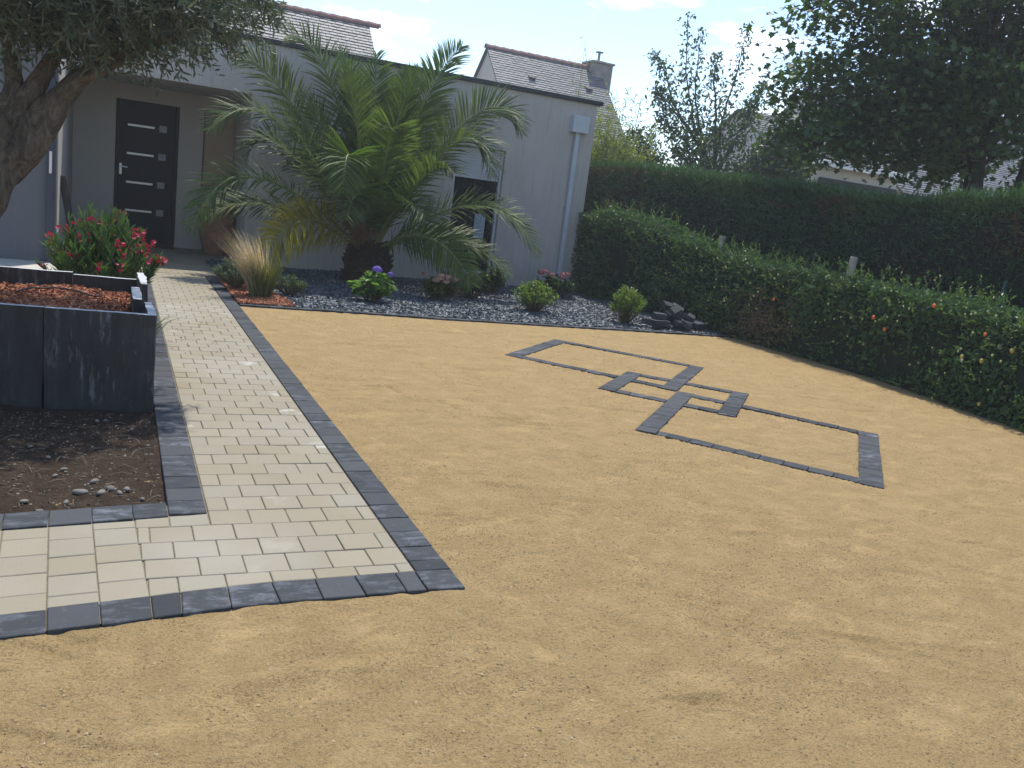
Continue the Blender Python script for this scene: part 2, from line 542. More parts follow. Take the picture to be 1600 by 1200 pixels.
# faint tyre and rake lines
for sx, ph in ((2.0, 0), (5.2, 1.3)):
    Z += .0022*np.sin((X*.8+Y*.35+.12*np.sin(Y*1.3+ph))*46)*np.clip((fbm(X*.7, Y*.7, 33+int(ph), 2)-.03)*9, 0, 1)
mk = under_blocks(X, Y)
soft = mk.astype(float)
Z = Z*.75 - .002
near = np.zeros_like(soft)
near = np.clip(sum(np.roll(np.roll(soft, i, 0), j, 1) for i in (-2, 0, 2) for j in (-2, 0, 2)), 0, 1)
Z = np.where(near > 0, np.clip(Z, -.006, .003), Z)
Z = np.where(mk, -.028, Z)
nx, ny = len(xs), len(ys)
V = np.stack([X, Y, Z], -1).reshape(-1, 3)
i = np.arange(ny-1)[:, None]*nx; j = np.arange(nx-1)[None, :]
F = np.stack([i+j, i+j+1, i+nx+j+1, i+nx+j], -1).reshape(-1, 4)
mb = MB(); mb.add(V, F)
mb.build('sand_yard', SAND, kind='structure', smooth=True)

# loose grains and little stones in the coarse patches of sand
def crumbs(n, x0, x1, y0, y1, smin, smax, name, mat, zfun, maskf=None, flat=.7):
    x = rng.uniform(x0, x1, n); y = rng.uniform(y0, y1, n)
    if maskf is not None:
        k = maskf(x, y); x, y = x[k], y[k]
    n = len(x)
    s = smin+(smax-smin)*rng.random(n)**3
    z = zfun(x, y)
    c = np.stack([x, y, z], -1)
    B = np.array([(1, 0, 0), (0, 1, 0), (-1, 0, 0), (0, -1, 0), (0, 0, 1), (0, 0, -1)], float)
    an = rng.uniform(0, 6.28, n)
    R = np.zeros((n, 3, 3)); R[:, 0, 0] = np.cos(an); R[:, 0, 1] = -np.sin(an); R[:, 1, 0] = np.sin(an); R[:, 1, 1] = np.cos(an); R[:, 2, 2] = 1
    sc = s[:, None, None]*np.array([1, 1, flat])*(1+.5*rng.normal(size=(n, 6, 1)).clip(-1, 1)*.6)
    Vv = np.einsum('nij,nkj->nki', R, B*sc) + c[:, None, :]
    Ff = np.array([(0, 1, 4), (1, 2, 4), (2, 3, 4), (3, 0, 4), (1, 0, 5), (2, 1, 5), (3, 2, 5), (0, 3, 5)])
    mb = MB(); mb.add(Vv.reshape(-1, 3), (np.arange(n)[:, None, None]*6+Ff[None]).reshape(-1, 3))
    return mb.build(name, mat, kind='stuff')
from bisect import bisect
def zs(x, y):
    ii = np.clip(np.searchsorted(ys, y)-1, 0, ny-1); jj = np.clip(np.searchsorted(xs, x)-1, 0, nx-1)
    return Z[ii, jj]+.001
def sandmask(x, y):
    l = np.clip((fbm(x*1.9+5, y*1.9, 20, 3)+.10)*5, .12, 1)
    return (~under_blocks(x, y)) & (rng.random(len(x)) < l)
o = crumbs(60000, -.6, 3.6, 1.3, 4.2, .0012, .0054, 'sand_grains', GRAIN, zs, sandmask)
tag(o, 'loose coarse sand grains scattered over the yard', 'sand')
o = crumbs(14000, 1.2, 7.6, 3.0, 9.4, .002, .007, 'sand_crumbs', GRAIN, zs, sandmask)
tag(o, 'small crumbs of sand farther across the yard', 'sand')

# ================================================================ paving blocks
def block(name, q, ztop, mat, parent, gap=.0022, b=.0032, th=.05):
    q = np.asarray(q, float)
    c = q.mean(0)
    def ins(a):
        out = []
        for i in range(4):
            p, pn, pp = q[i], q[(i+1) % 4], q[i-1]
            e1 = (p-pp)/(np.linalg.norm(p-pp)+1e-9); e2 = (pn-p)/(np.linalg.norm(pn-p)+1e-9)
            n1 = np.array([-e1[1], e1[0]]); n2 = np.array([-e2[1], e2[0]])
            if n1@(c-p) < 0: n1 = -n1
            if n2@(c-p) < 0: n2 = -n2
            out.append(np.linalg.solve(np.array([n1, n2]), [n1@p+a, n2@p+a]))
        return np.array(out)
    o1, o2 = ins(gap), ins(gap+b)
    tl = rng.normal(size=2)*.006
    zt = lambda p: ztop + (p-c)@tl
    V = [(*p, ztop-th) for p in o1]+[(*p, zt(p)-b*.8) for p in o1]+[(*p, zt(p)) for p in o2]
    F = [(8, 9, 10, 11)]
    for k in (0, 4):
        for i in range(4):
            j = (i+1) % 4
            F.append((k+i, k+j, k+4+j, k+4+i))
    if isinstance(parent, MB):
        parent.add(V, F); return
    mb = MB(); mb.add(V, F)
    return mb.build(name, mat, parent)

path = MB()
path.add([(.228, 2.74, -.001), (1.2, 2.74, -.001), (1.2, 12.1, -.001), (.228, 12.1, -.001)], [(0, 1, 2, 3)])
path.add([(-1.98, 2.45, -.0008), (-.3, 2.65, -.0008), (.228, 2.71, -.0008), (.228, 3.68, -.0008), (-1.98, 3.41, -.0008)], [(0, 1, 2, 3, 4)])
path.add([(-.69, 12.1, .001), (1.78, 12.1, .001), (1.78, 16, .001), (-.69, 16, .001)], [(0, 1, 2, 3)])
JOINT = plain('sanded_joint', (.19, .16, .11), .95, .3, 60)
PATH = path.build('path', JOINT, kind='structure')
ZT = .006
PITCH = .1545
rest = MB(); nb = 0
def beige(q):
    global nb
    zt = ZT+rng.normal()*.0009
    if nb < 298: block('paver', q, zt, BEIGE, PATH); nb += 1
    else: block('paver', q, zt, BEIGE, rest)
# stack-bond wing on the left
for ci in range(0, 13):
    sl_ = .0565
    xr = lambda y: .094-.150*ci+(3.5-y)*sl_
    xl = lambda y: xr(y)-.150
    y0 = float(yb_in(np.array(.02-.15*ci))); y1 = float(yt_out(np.array(-.02-.15*ci)))
    y = y1 - rng.uniform(.03, .15)
    cuts = [y1]
    while y > y0+.03:
        cuts.append(y); y -= .1545
    cuts.append(y0)
    for a, b_ in zip(cuts[:-1], cuts[1:]):
        tl = .12*.15
        tilt = lambda x, yy: yy+(x-xr(yy))*.09
        beige([(xl(b_), tilt(xl(b_), b_)), (xr(b_), b_), (xr(a), a), (xl(a), tilt(xl(a), a))])
# running bond
y = 2.966-PITCH; k = 0
while y < 12.04:
    ya, yb2 = y, min(y+PITCH, 12.06)
    off = .145 if k % 2 == 1 else .067
    if yb2 <= 3.56:
        xl0 = .094+(3.5-(ya+yb2)/2)*.0565
    else:
        xl0 = .375
    xr0 = 1.063
    j = [xl0]+[x for x in np.arange(off-.156, 1.2, .156) if xl0+.028 < x < xr0-.02]+[xr0]
    for a, b_ in zip(j[:-1], j[1:]):
        q = [(a, ya), (b_, ya), (b_, yb2), (a, yb2)]
        lo = [float(yb_in(np.array(a))), float(yb_in(np.array(b_)))]
        q[0] = (a, max(ya, lo[0])); q[1] = (b_, max(ya, lo[1]))
        if min(q[2][1]-q[1][1], q[3][1]-q[0][1]) < .015: continue
        beige(q)
    if ya < 3.552 < yb2:
        for a, b_ in zip((.096, .222), (.222, .372)):
            ta, tb = float(yt_out(np.array(a))), float(yt_out(np.array(b_)))
            beige([(a, ya), (b_, ya), (b_, tb), (a, ta)])
    y += PITCH; k += 1
# porch paving
y = 12.08; k = 0
while y < 15.9:
    xo = -.66-(.078 if k % 2 else 0)
    for x in np.arange(xo, 1.78, .156):
        a, b_ = max(x, -.68), min(x+.156, 1.77)
        if b_-a > .03 and not (y < 12.2 and b_ < 0): block('paver', [(a, y), (b_, y), (b_, y+PITCH), (a, y+PITCH)], ZT, BEIGE, rest)
    y += PITCH; k += 1
rest.build('far_paver', BEIGE, PATH, kind='stuff')

# charcoal border of the path
bj_out = [1.207, 1.059, .982, .832, .680, .535, .376, .223, .136, -.011, -.156, -.305, -.455, -.605, -.755, -.905]+[-1.055-.15*k for k in range(7)]
bj_in = [1.061, 1.061, .982, .828, .681, .529, .378, .228, .133, -.019, -.166, -.315, -.465, -.615, -.765, -.915]+[-1.065-.15*k for k in range(7)]
for i in range(len(bj_out)-1):
    a, b_ = i, i+1
    q = [(bj_out[b_], float(yb_out(np.array(bj_out[b_])))), (bj_out[a], float(yb_out(np.array(bj_out[a])))), (bj_in[a], float(yb_in(np.array(bj_in[a])))), (bj_in[b_], float(yb_in(np.array(bj_in[b_]))))]
    if i == 0:
        q = [(1.061, 2.727), (1.207, 2.722), (1.207, 2.884), (1.061, 2.889)]
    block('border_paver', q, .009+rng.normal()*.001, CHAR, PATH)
yy = 2.889
cuts = [2.889, 2.98, 3.114]
while cuts[-1] < 12.0: cuts.append(cuts[-1]+.1575)
for a, b_ in zip(cuts[:-1], cuts[1:]):
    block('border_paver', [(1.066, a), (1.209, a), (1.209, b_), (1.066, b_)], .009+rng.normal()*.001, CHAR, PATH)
cuts = [3.556, 3.706]
while cuts[-1] < 11.6: cuts.append(cuts[-1]+.1575)
for a, b_ in zip(cuts[:-1], cuts[1:]):
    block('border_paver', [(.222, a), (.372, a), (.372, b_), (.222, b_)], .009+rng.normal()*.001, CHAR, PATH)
tj = [.222, .091, -.057, -.208, -.360, -.512, -.664, -.816, -.968]+[-1.12-.152*k for k in range(6)]
for a, b_ in zip(tj[:-1], tj[1:]):
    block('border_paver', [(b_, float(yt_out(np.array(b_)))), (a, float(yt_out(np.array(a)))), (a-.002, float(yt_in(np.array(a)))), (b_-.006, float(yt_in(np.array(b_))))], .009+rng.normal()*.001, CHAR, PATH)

# interlaced rectangles laid in the sand
mo = MB()
mo.add([(4.2, 6.0, -.05), (4.5, 6.0, -.05), (4.5, 6.3, -.05), (4.2, 6.3, -.05)], [(0, 1, 2, 3)])
MOTIF = mo.build('paver_motif', JOINT, kind='structure')
over = {'Al': [], 'At': [], 'Ar': [], 'Ab': ['Bl'], 'Bl': [], 'Bt': ['Ar'], 'Br': [], 'Bb': ['Cl'], 'Cl': [], 'Ct': ['Br'], 'Cr': [], 'Cb': []}
SD = {s[0]: s for s in STRIPS}
for s in STRIPS:
    a, d, nr, ln, wd = strip_rect(s)
    u_a, u_b = 0.0, ln
    if s[0][1] in 'tb':   # thin sides stop at the thick ones
        u_a, u_b = THICK, ln-THICK
    segs = [(u_a, u_b)]
    for ov in over[s[0]]:
        a2, d2, n2, l2, w2 = strip_rect(SD[ov])
        us = []
        for e0 in (a2, a2+n2*w2):
            M_ = np.array([[d[0], -d2[0]], [d[1], -d2[1]]]); t = np.linalg.solve(M_, e0-(a+nr*wd/2))
            us.append(t[0])
        lo, hi = min(us), max(us)
        ns = []
        for p, q in segs:
            if hi < p or lo > q: ns.append((p, q)); continue
            if lo-p > .02: ns.append((p, lo))
            if q-hi > .02: ns.append((hi, q))
        segs = ns
    for p, q in segs:
        u_ = p
        while u_ < q-.012:
            e = min(u_+.156, q)
            if q-e < .03: e = q
            qq = [a+d*u_+nr*wd, a+d*e+nr*wd, a+d*e, a+d*u_]
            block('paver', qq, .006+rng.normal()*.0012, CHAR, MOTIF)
            u_ = e

# low edging between sand and slate bed
ED = MB()
ED.add([(1.21, 9.50, -.03), (7.6, 9.5, -.03), (7.6, 9.62, -.03), (1.21, 9.62, -.03)], [(0, 1, 2, 3)])
EDGE = ED.build('bed_edging', JOINT, kind='structure')
x = 1.214
while x < 7.75:
    e = min(x+.156, 7.8)
    wv = lambda t: .03*math.sin(t*1.1)+.01*math.sin(t*3.1)
    block('edging_paver', [(x, 9.53+wv(x)), (e, 9.53+wv(e)), (e, 9.62+wv(e)), (x, 9.62+wv(x))], .018+rng.normal()*.002, CHAR, EDGE)
    x = e
y = 9.66
while y < 10.3:
    xx = 1.84+(y-9.66)*-.02
    block('edging_paver', [(xx, y), (xx+.15, y), (xx+.14, y+.155), (xx-.01, y+.155)], .018, CHAR, EDGE)
    y += .156

# ================================================================ planting bed in front of the planter
sx_ = np.arange(-1.6, .240, .018); sy_ = np.arange(3.4, 7.4, .02)
SX, SY = np.meshgrid(sx_, sy_)
SZ = fbm(SX*6, SY*6, 51, 4)*.05+fbm(SX*30, SY*30, 55, 2)*.016-.012
SZ = np.where(SY < yt_in(SX)+.02, -.05, SZ)
SZ = np.where(SX > .2, np.clip(SZ, -.02, -.004), SZ)
n1, n2 = len(sx_), len(sy_)
i = np.arange(n2-1)[:, None]*n1; j = np.arange(n1-1)[None, :]
mb = MB(); mb.add(np.stack([SX, SY, SZ], -1).reshape(-1, 3), np.stack([i+j, i+j+1, i+n1+j+1, i+n1+j], -1).reshape(-1, 4))
mb.build('soil', SOIL, kind='structure', smooth=True)
def soilz(x, y):
    ii = np.clip(np.searchsorted(sy_, y)-1, 0, n2-1); jj = np.clip(np.searchsorted(sx_, x)-1, 0, n1-1)
    return SZ[ii, jj]+.002
o = crumbs(5200, -1.2, .21, 3.66, 5.16, .0016, .0085, 'soil_crumbs', chipmat('soil_crumb', [(.06, .043, .03), (.10, .075, .055), (.045, .03, .022), (.17, .14, .105), (.25, .22, .18)], .95), soilz, lambda x, y: y > yt_in(x)+.03)
tag(o, 'dark soil crumbs and grit in front of the slate planter', 'soil')
tw = MB()
for k in range(90):
    x, y = rng.uniform(-1, .18), rng.uniform(3.72, 5.1)
    if y < yt_in(np.array(x))+.05: continue
    a = rng.uniform(0, 3.14); L = rng.uniform(.03, .13)
    z0 = float(soilz(np.array(x), np.array(y)))
    p = [(x-L/2*math.cos(a), y-L/2*math.sin(a), z0+.004), (x+rng.normal()*.006, y+rng.normal()*.006, z0+.008+rng.random()*.012), (x+L/2*math.cos(a), y+L/2*math.sin(a), z0+.004)]
    tw.tube(p, [.0012, .0018, .001], 4)
o = tw.build('twig_litter', plain('dry_twig', (.15, .12, .085), .9, .3, 30), kind='stuff')
tag(o, 'dry twigs and leaf litter lying on the dark soil', 'twigs')
PEBS = [(-.06, 4.04, .024), (.01, 3.90, .026), (.07, 3.90, .022), (-.03, 3.84, .022), (.04, 3.82, .018), (-.16, 3.79, .02), (.13, 3.77, .014), (-.11, 3.89, .028), (-.26, 4.34, .016), (.17, 4.49, .012), (-.22, 4.11, .016), (-.19, 4.18, .015), (-.25, 3.68, .015), (-.35, 4.55, .014), (-.08, 4.53, .014), (-.03, 5.03, .016), (-.07, 5.02, .018), (.10, 4.81, .015), (-.31, 3.76, .015)]
PBL = {0: 'pale pebble in the middle of the dark soil above the pebble cluster', 7: 'largest pale pebble of the cluster on the dark soil', 6: 'rightmost pale pebble near the corner of the dark border', 9: 'tiny pale pebble on the soil near the right border blocks', 13: 'pale pebble at the far left of the soil bed', 15: 'right one of two pebbles close to the foot of the planter', 16: 'left one of two pebbles close to the foot of the planter', 12: 'pale pebble touching the lower dark border of the soil', 17: 'pale pebble on the soil below the right slab of the planter', 14: 'lone pale pebble on the soil halfway to the planter'}
for ip, (x, y, s) in enumerate(PEBS):
    mb = MB()
    th = np.linspace(0, np.pi, 6); ph = np.linspace(0, 2*np.pi, 9)[:-1]
    an = rng.uniform(0, 3.14); ax = s*rng.uniform(.9, 1.25); ay = s*rng.uniform(.5, .8); az = s*.45
    P_ = []
    for t in th:
        for f in ph:
            k_ = 1+.10*math.sin(3*f+an*5)+.05*rng.normal()
            lx, ly, lz = ax*math.sin(t)*math.cos(f)*k_, ay*math.sin(t)*math.sin(f)*k_, az*math.cos(t)
            P_.append((x+lx*math.cos(an)-ly*math.sin(an), y+lx*math.sin(an)+ly*math.cos(an), float(soilz(np.array(x), np.array(y)))+.006+lz))
    Fq = [(i*8+j, i*8+(j+1) % 8, i*8+8+(j+1) % 8, i*8+8+j) for i in range(5) for j in range(8)]
    mb.add(P_, Fq)
    tag(mb.build('pebble', PEB, smooth=True), PBL.get(ip, 'small pale pebble in the cluster on the lower half of the dark soil'), 'pebble', 'pebbles on the soil')

# ================================================================ slate planter
PL = empty('slate_planter', (-.6, 5.9, 0), 'raised planter box of upright dark slate slabs filled with red bark', 'planter')
def slab(p0, p1, th, z0, z1, name='slab', rough=.006, parent=PL, ntop=9):
    """upright riven slab: long axis p0->p1, thickness th to the left of it, uneven faces and edges"""
    p0, p1 = np.array(p0, float), np.array(p1, float)
    d = p1-p0; L = np.linalg.norm(d); d /= L; nrm = np.array([-d[1], d[0]])
    nu, nv = max(4, int(L/.05)), 12
    G_ = {}
    V = []; F = []
    sd = int(rng.integers(0, 200))
    for side in (0, 1):
        for i in range(nu+1):
            for j in range(nv+1):
                u_ = i/nu*L; zz = z0+(z1-z0)*j/nv
                e = fbm(np.array(u_*5+side*7), np.array(zz*5), sd, 3)*rough*3
                eu = 0
                if i in (0, nu): eu = float(fbm(np.array(zz*9+side*.4), np.array(i*1.7), sd+5, 3))*rough*2.5
                et = 0
                if j == nv: et = float(fbm(np.array(u_*7), np.array(3.3), sd+9, 3))*rough*1.6
                off = (-float(e) if side == 0 else th+float(e))
                p = p0+d*(u_+eu)+nrm*off
                G_[(side, i, j)] = len(V); V.append((p[0], p[1], zz+et))
    for i in range(nu):
        for j in range(nv):
            F.append((G_[0, i, j], G_[0, i+1, j], G_[0, i+1, j+1], G_[0, i, j+1]))
            F.append((G_[1, i+1, j], G_[1, i, j], G_[1, i, j+1], G_[1, i+1, j+1]))
    for j in range(nv):
        F.append((G_[1, 0, j], G_[0, 0, j], G_[0, 0, j+1], G_[1, 0, j+1]))
        F.append((G_[0, nu, j], G_[1, nu, j], G_[1, nu, j+1], G_[0, nu, j+1]))
    mb = MB(); mb.add(V, F)
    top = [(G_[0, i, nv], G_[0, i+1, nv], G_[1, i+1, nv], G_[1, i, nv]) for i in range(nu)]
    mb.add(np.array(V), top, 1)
    return mb.build(name, None, parent, mats=[SLAB, SLABTOP_LIT])
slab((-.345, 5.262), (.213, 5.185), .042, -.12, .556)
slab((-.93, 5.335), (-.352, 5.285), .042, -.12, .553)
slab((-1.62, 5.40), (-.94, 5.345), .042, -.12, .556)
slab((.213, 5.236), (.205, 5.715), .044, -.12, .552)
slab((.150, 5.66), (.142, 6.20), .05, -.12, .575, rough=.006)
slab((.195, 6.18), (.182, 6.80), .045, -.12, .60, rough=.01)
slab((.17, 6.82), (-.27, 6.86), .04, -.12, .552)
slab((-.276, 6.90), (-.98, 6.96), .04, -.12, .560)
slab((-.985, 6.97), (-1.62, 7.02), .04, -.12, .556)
# bark mulch
mb = MB()
gx = np.arange(-1.6, .14, .03); gy = np.arange(5.28, 6.90, .03)
GX, GY = np.meshgrid(gx, gy)
GY0 = 5.272-.14*GX
GY = GY0+(GY-5.28)/1.62*(6.84-GY0)
GZ = .452+fbm(GX*4, GY*4, 71, 3)*.05
a1, a2 = len(gx), len(gy)
i = np.arange(a2-1)[:, None]*a1; j = np.arange(a1-1)[None, :]
mb.add(np.stack([GX, GY, GZ], -1).reshape(-1, 3), np.stack([i+j, i+j+1, i+a1+j+1, i+a1+j], -1).reshape(-1, 4))
mb.build('mulch_bed', MULCHB, kind='structure')
def chips(n, x0, x1, y0, y1, zf, L, W, T, name, mat, maskf=None, tilt=.5):
    x = rng.uniform(x0, x1, n); y = rng.uniform(y0, y1, n)
    if maskf is not None:
        k = maskf(x, y); x, y = x[k], y[k]
    n = len(x)
    z = zf(x, y)+rng.random(n)*T*2.2
    D = rv(n)*np.array([1, 1, tilt]); D = unit(D); N = unit(np.array([0, 0, 1.])+rv(n)*tilt); S = unit(np.cross(D, N)); N = np.cross(S, D)
    l = L*rng.uniform(.45, 1.25, n); w_ = W*rng.uniform(.5, 1.3, n); t = T*rng.uniform(.5, 1.3, n)
    c = np.stack([x, y, z], -1)
    Vv = []
    for sz in (-1, 1):
        for a, b_ in ((-1, -.7), (1, -.9), (.8, .9), (-.8, .8)):
            q = c+D*(l*a/2)[:, None]+S*(w_*b_/2)[:, None]+N*(t*sz/2)[:, None]
            Vv.append(q+rng.normal(size=(n, 3))*(w_*.07)[:, None])
    Vv = np.stack(Vv, 1).reshape(-1, 3)
    Ff = np.array([(4, 5, 6, 7), (0, 1, 5, 4), (1, 2, 6, 5), (2, 3, 7, 6), (3, 0, 4, 7)])
    mb = MB(); mb.add(Vv, (np.arange(n)[:, None, None]*8+Ff[None]).reshape(-1, 4))
    return mb.build(name, mat, kind='stuff')
o = chips(9000, -1.58, .13, 5.27, 6.83, lambda x, y: .452+fbm(x*4, y*4, 71, 3)*.05, .048, .016, .006, 'bark_mulch', MULCH,
          lambda x, y: ~((x > .085) & (y > 5.62)) & (y > 5.30-.14*x) & (y < 6.80-.07*x))
tag(o, 'reddish bark mulch filling the slate planter', 'mulch')
# irrigation hose
hp = np.array([(-.58, 6.25), (-.53, 6.34), (-.49, 6.50), (-.42, 6.56), (-.35, 6.53), (-.23, 6.42), (-.14, 6.30), (-.10, 6.32), (-.08, 6.42), (-.09, 6.49)])
tt = np.linspace(0, len(hp)-1, 60); hpx = np.interp(tt, range(len(hp)), hp[:, 0]); hpy = np.interp(tt, range(len(hp)), hp[:, 1])
ker = np.ones(7)/7
hpx = np.convolve(np.pad(hpx, 3, 'edge'), ker, 'valid'); hpy = np.convolve(np.pad(hpy, 3, 'edge'), ker, 'valid')
mb = MB(); mb.tube(np.stack([hpx, hpy, .487+.006*np.sin(tt*1.7)], -1), .0055, 7)
tag(mb.build('irrigation_hose', BLACK, smooth=True), 'thin black irrigation hose lying on the red bark mulch', 'hose')

# ================================================================ house
HS = empty('flat_roof_house', (3.4, 14, 0), 'single-storey grey rendered house with flat roof and recessed porch', 'house')
YF, ZTOP = 14.0, 3.305
def part(name, mat, fn, parent=HS, **kw):
    mb = MB(); fn(mb); return mb.build(name, mat, parent, **kw)
def f_(mb):
    t = .28
    mb.box(1.78, 5.08, YF, YF+t, -.1, ZTOP)
    mb.box(5.97, 7.61, YF, YF+t, -.1, ZTOP)
    mb.box(5.08, 5.97, YF, YF+t, 2.30, ZTOP)
    mb.box(5.08, 5.97, YF, YF+t, -.1, .22)
    mb.box(7.33, 7.61, YF+t, 20, -.1, ZTOP)
    mb.box(-4, 7.61, 20, 20.28, -.1, ZTOP)
part('facade_wall', WALL, f_)
part('fascia', WALL, lambda mb: mb.box(-.69, 1.779, YF+.002, YF+.27, 2.555, ZTOP))
part('porch_ceiling', PORCH, lambda mb: mb.box(-.69, 1.78, YF+.272, 16.0, 2.56, 2.7))
def f_(mb):
    for a, b_, c_, d_ in ((-.69, -.075, 0, 2.558), (.89, 1.272, 0, 2.558), (-.075, .89, 2.37, 2.558), (1.272, 1.78, 0, 1.055), (1.272, 1.78, 2.37, 2.558)):
        mb.box(a, b_, 16.0, 16.25, c_-.05, d_)
    mb.box(-.69, 1.78, 16.25, 16.35, -.05, 2.558)
part('porch_wall', PORCH, f_)
part('porch_return', PORCH, lambda mb: mb.box(1.781, 1.95, YF+.281, 16.0, -.05, 2.56))
part('roof_deck', COPING, lambda mb: mb.box(-3.95, 7.5, YF+.3, 19.9, 3.1, 3.2))
def f_(mb):
    mb.bbox(-.64, 7.69, YF-.055, YF+.30, 3.307, 3.378, .004)
    mb.bbox(7.30, 7.69, YF+.302, 20.3, 3.307, 3.378, .004)
part('coping', COPING, f_)
# wing on the left
part('wing_front', render_mat('dark_grey_render', (.135, .135, .142), (.155, .153, .158), .1), lambda mb: mb.box(-5, -.69, 12.1, 12.35, -.1, ZTOP))
part('wing_wall', WALL, lambda mb: mb.box(-.94, -.69, 12.352, 16.3, -.1, ZTOP))
part('coping', COPING, lambda mb: (mb.bbox(-5, -.64, 12.05, 12.40, 3.307, 3.378, .004), mb.bbox(-.99, -.642, 12.402, YF-.06, 3.307, 3.378, .004)))
dp = part('corner_trim', NAVY, lambda mb: mb.bbox(-.80, -.712, 12.02, 12.098, 0, 2.62, .006))
part('plate', STEEL, lambda mb: mb.bbox(-.765, -.735, 12.005, 12.018, 1.10, 1.36, .003), dp)
# front door
DR = part('door', DOOR, lambda mb: mb.bbox(-.015, .83, 16.075, 16.135, .02, 2.305, .004))
def f_(mb):
    mb.bbox(-.073, -.018, 16.03, 16.15, 0, 2.368, .004); mb.bbox(.833, .888, 16.03, 16.15, 0, 2.368, .004)
    mb.bbox(-.017, .832, 16.032, 16.15, 2.308, 2.367, .004); mb.box(-.017, .832, 16.034, 16.15, 0, .018)
part('door_frame', DOOR, f_, DR)
for zc in (1.93, 1.475, 1.01, .55):
    part('steel_bar', STEEL, lambda mb: mb.bbox(.105, .515, 16.058, 16.0745, zc-.017, zc+.017, .003), DR)
    part('glass_pane', FROST, lambda mb: mb.bbox(.585, .70, 16.066, 16.0745, zc-.055, zc+.05, .003), DR)
def f_(mb):
    mb.bbox(-.002, .035, 16.060, 16.0745, 1.12, 1.30, .003)
    mb.tube([(.016, 16.06, 1.25), (.016, 16.015, 1.25), (.03, 16.005, 1.25), (.125, 16.005, 1.243)], .010, 8)
part('handle', STEEL, f_, DR)
part('sticker', plain('blue_sticker', (.10, .17, .22), .6, .1, 9), lambda mb: mb.box(.615, .672, 16.0635, 16.0655, 1.455, 1.495), DR)
# porch window with tan panel
PW = part('porch_window', TAN, lambda mb: mb.box(1.30, 1.775, 16.13, 16.15, 1.09, 2.34))
part('window_frame', plain('brown_frame', (.10, .075, .055), .6), lambda mb: (mb.box(1.274, 1.299, 16.08, 16.16, 1.06, 2.368), mb.box(1.299, 1.778, 16.082, 16.16, 2.341, 2.368), mb.box(1.299, 1.778, 16.082, 16.16, 1.06, 1.089)), PW)
part('window_sill', SHUT, lambda mb: mb.bbox(1.25, 1.779, 15.93, 16.10, 1.02, 1.056, .004), PW)
# bedroom window with roller shutter half down
BW = part('window', GLASS, lambda mb: mb.box(5.135, 5.915, YF+.165, YF+.175, .275, 1.80))
def f_(mb):
    mb.bbox(5.082, 5.134, YF+.13, YF+.22, .222, 2.298, .003); mb.bbox(5.916, 5.968, YF+.13, YF+.22, .222, 2.298, .003)
    mb.bbox(5.135, 5.915, YF+.132, YF+.22, .224, .274, .003)
    mb.bbox(5.50, 5.55, YF+.135, YF+.163, .276, 1.78, .003)
part('window_frame', DOOR, f_, BW)
part('shutter_rail', ZINC, lambda mb: (mb.bbox(5.925, 5.967, YF+.06, YF+.128, .225, 2.297, .003), mb.bbox(5.083, 5.125, YF+.06, YF+.128, .225, 2.297, .003)), BW)
z = 1.775
while z < 2.29:
    part('shutter_slat', SHUT, lambda mb: mb.bbox(5.127, 5.923, YF+.085, YF+.10, z, min(z+.046, 2.297), .004), BW)
    z += .048
part('window_sill', ZINC, lambda mb: mb.bbox(5.03, 6.02, YF-.06, YF+.128, .180, .221, .004), BW)
part('sticker', plain('pale_sticker', (.30, .37, .40), .7, .3, 18), lambda mb: mb.box(5.60, 5.80, YF+.160, YF+.1645, .78, 1.20), BW)
# downpipe
dpn = part('downpipe', ZINC, lambda mb: mb.bbox(7.21, 7.285, YF-.10, YF-.035, .10, 2.80, .008))
def f_(mb):
    x0, x1, y0, y1 = 7.11, 7.42, YF-.15, YF-.003
    mb.bbox(x0, x1, y0, y1, 2.785, 3.065, .006)
part('rainwater_hopper', ZINC, f_, dpn)
for zc in (1.5, .55):
    part('pipe_clip', ZINC, lambda mb: mb.box(7.205, 7.29, YF-.105, YF-.003, zc, zc+.025), dpn)
# door mat
mb = MB(); mb.bbox(.15, .88, 15.45, 15.96, .009, .03, .005)
tag(mb.build('door_mat', plain('coir_mat', (.09, .06, .045), .95, .3, 80)), 'dark brown mat on the paving before the front door', 'mat')
# terrace slab beside the wing
mb = MB(); mb.bbox(-5, -.45, 8.9, 12.09, -.04, .03, .006)
mb.build('terrace', CONC, kind='structure')
# leaning slate post
mb = MB(); mb.bbox(-.045, .045, -.02, .02, 0, 1.08, .004)
o = mb.build('slate_post', SLAB)
o.rotation_euler = (0, math.radians(-11), 0); o.location = (-.47, 12.9, .01)
tag(o, 'narrow dark slate post leaning against the porch side wall', 'post')
# terracotta urn
mb = MB()
mb.lathe([(.0, 0), (.17, 0), (.185, .03), (.22, .2), (.275, .42), (.305, .58), (.30, .68), (.275, .74), (.285, .76), (.30, .775), (.30, .81), (.27, .815), (.25, .76), (.26, .6), (0, .58)], (1.47, 15.2, .01), 32)
URN = mb.build('terracotta_urn', TERRA, smooth=True)
tag(URN, 'large weathered terracotta urn standing in the porch corner', 'urn')

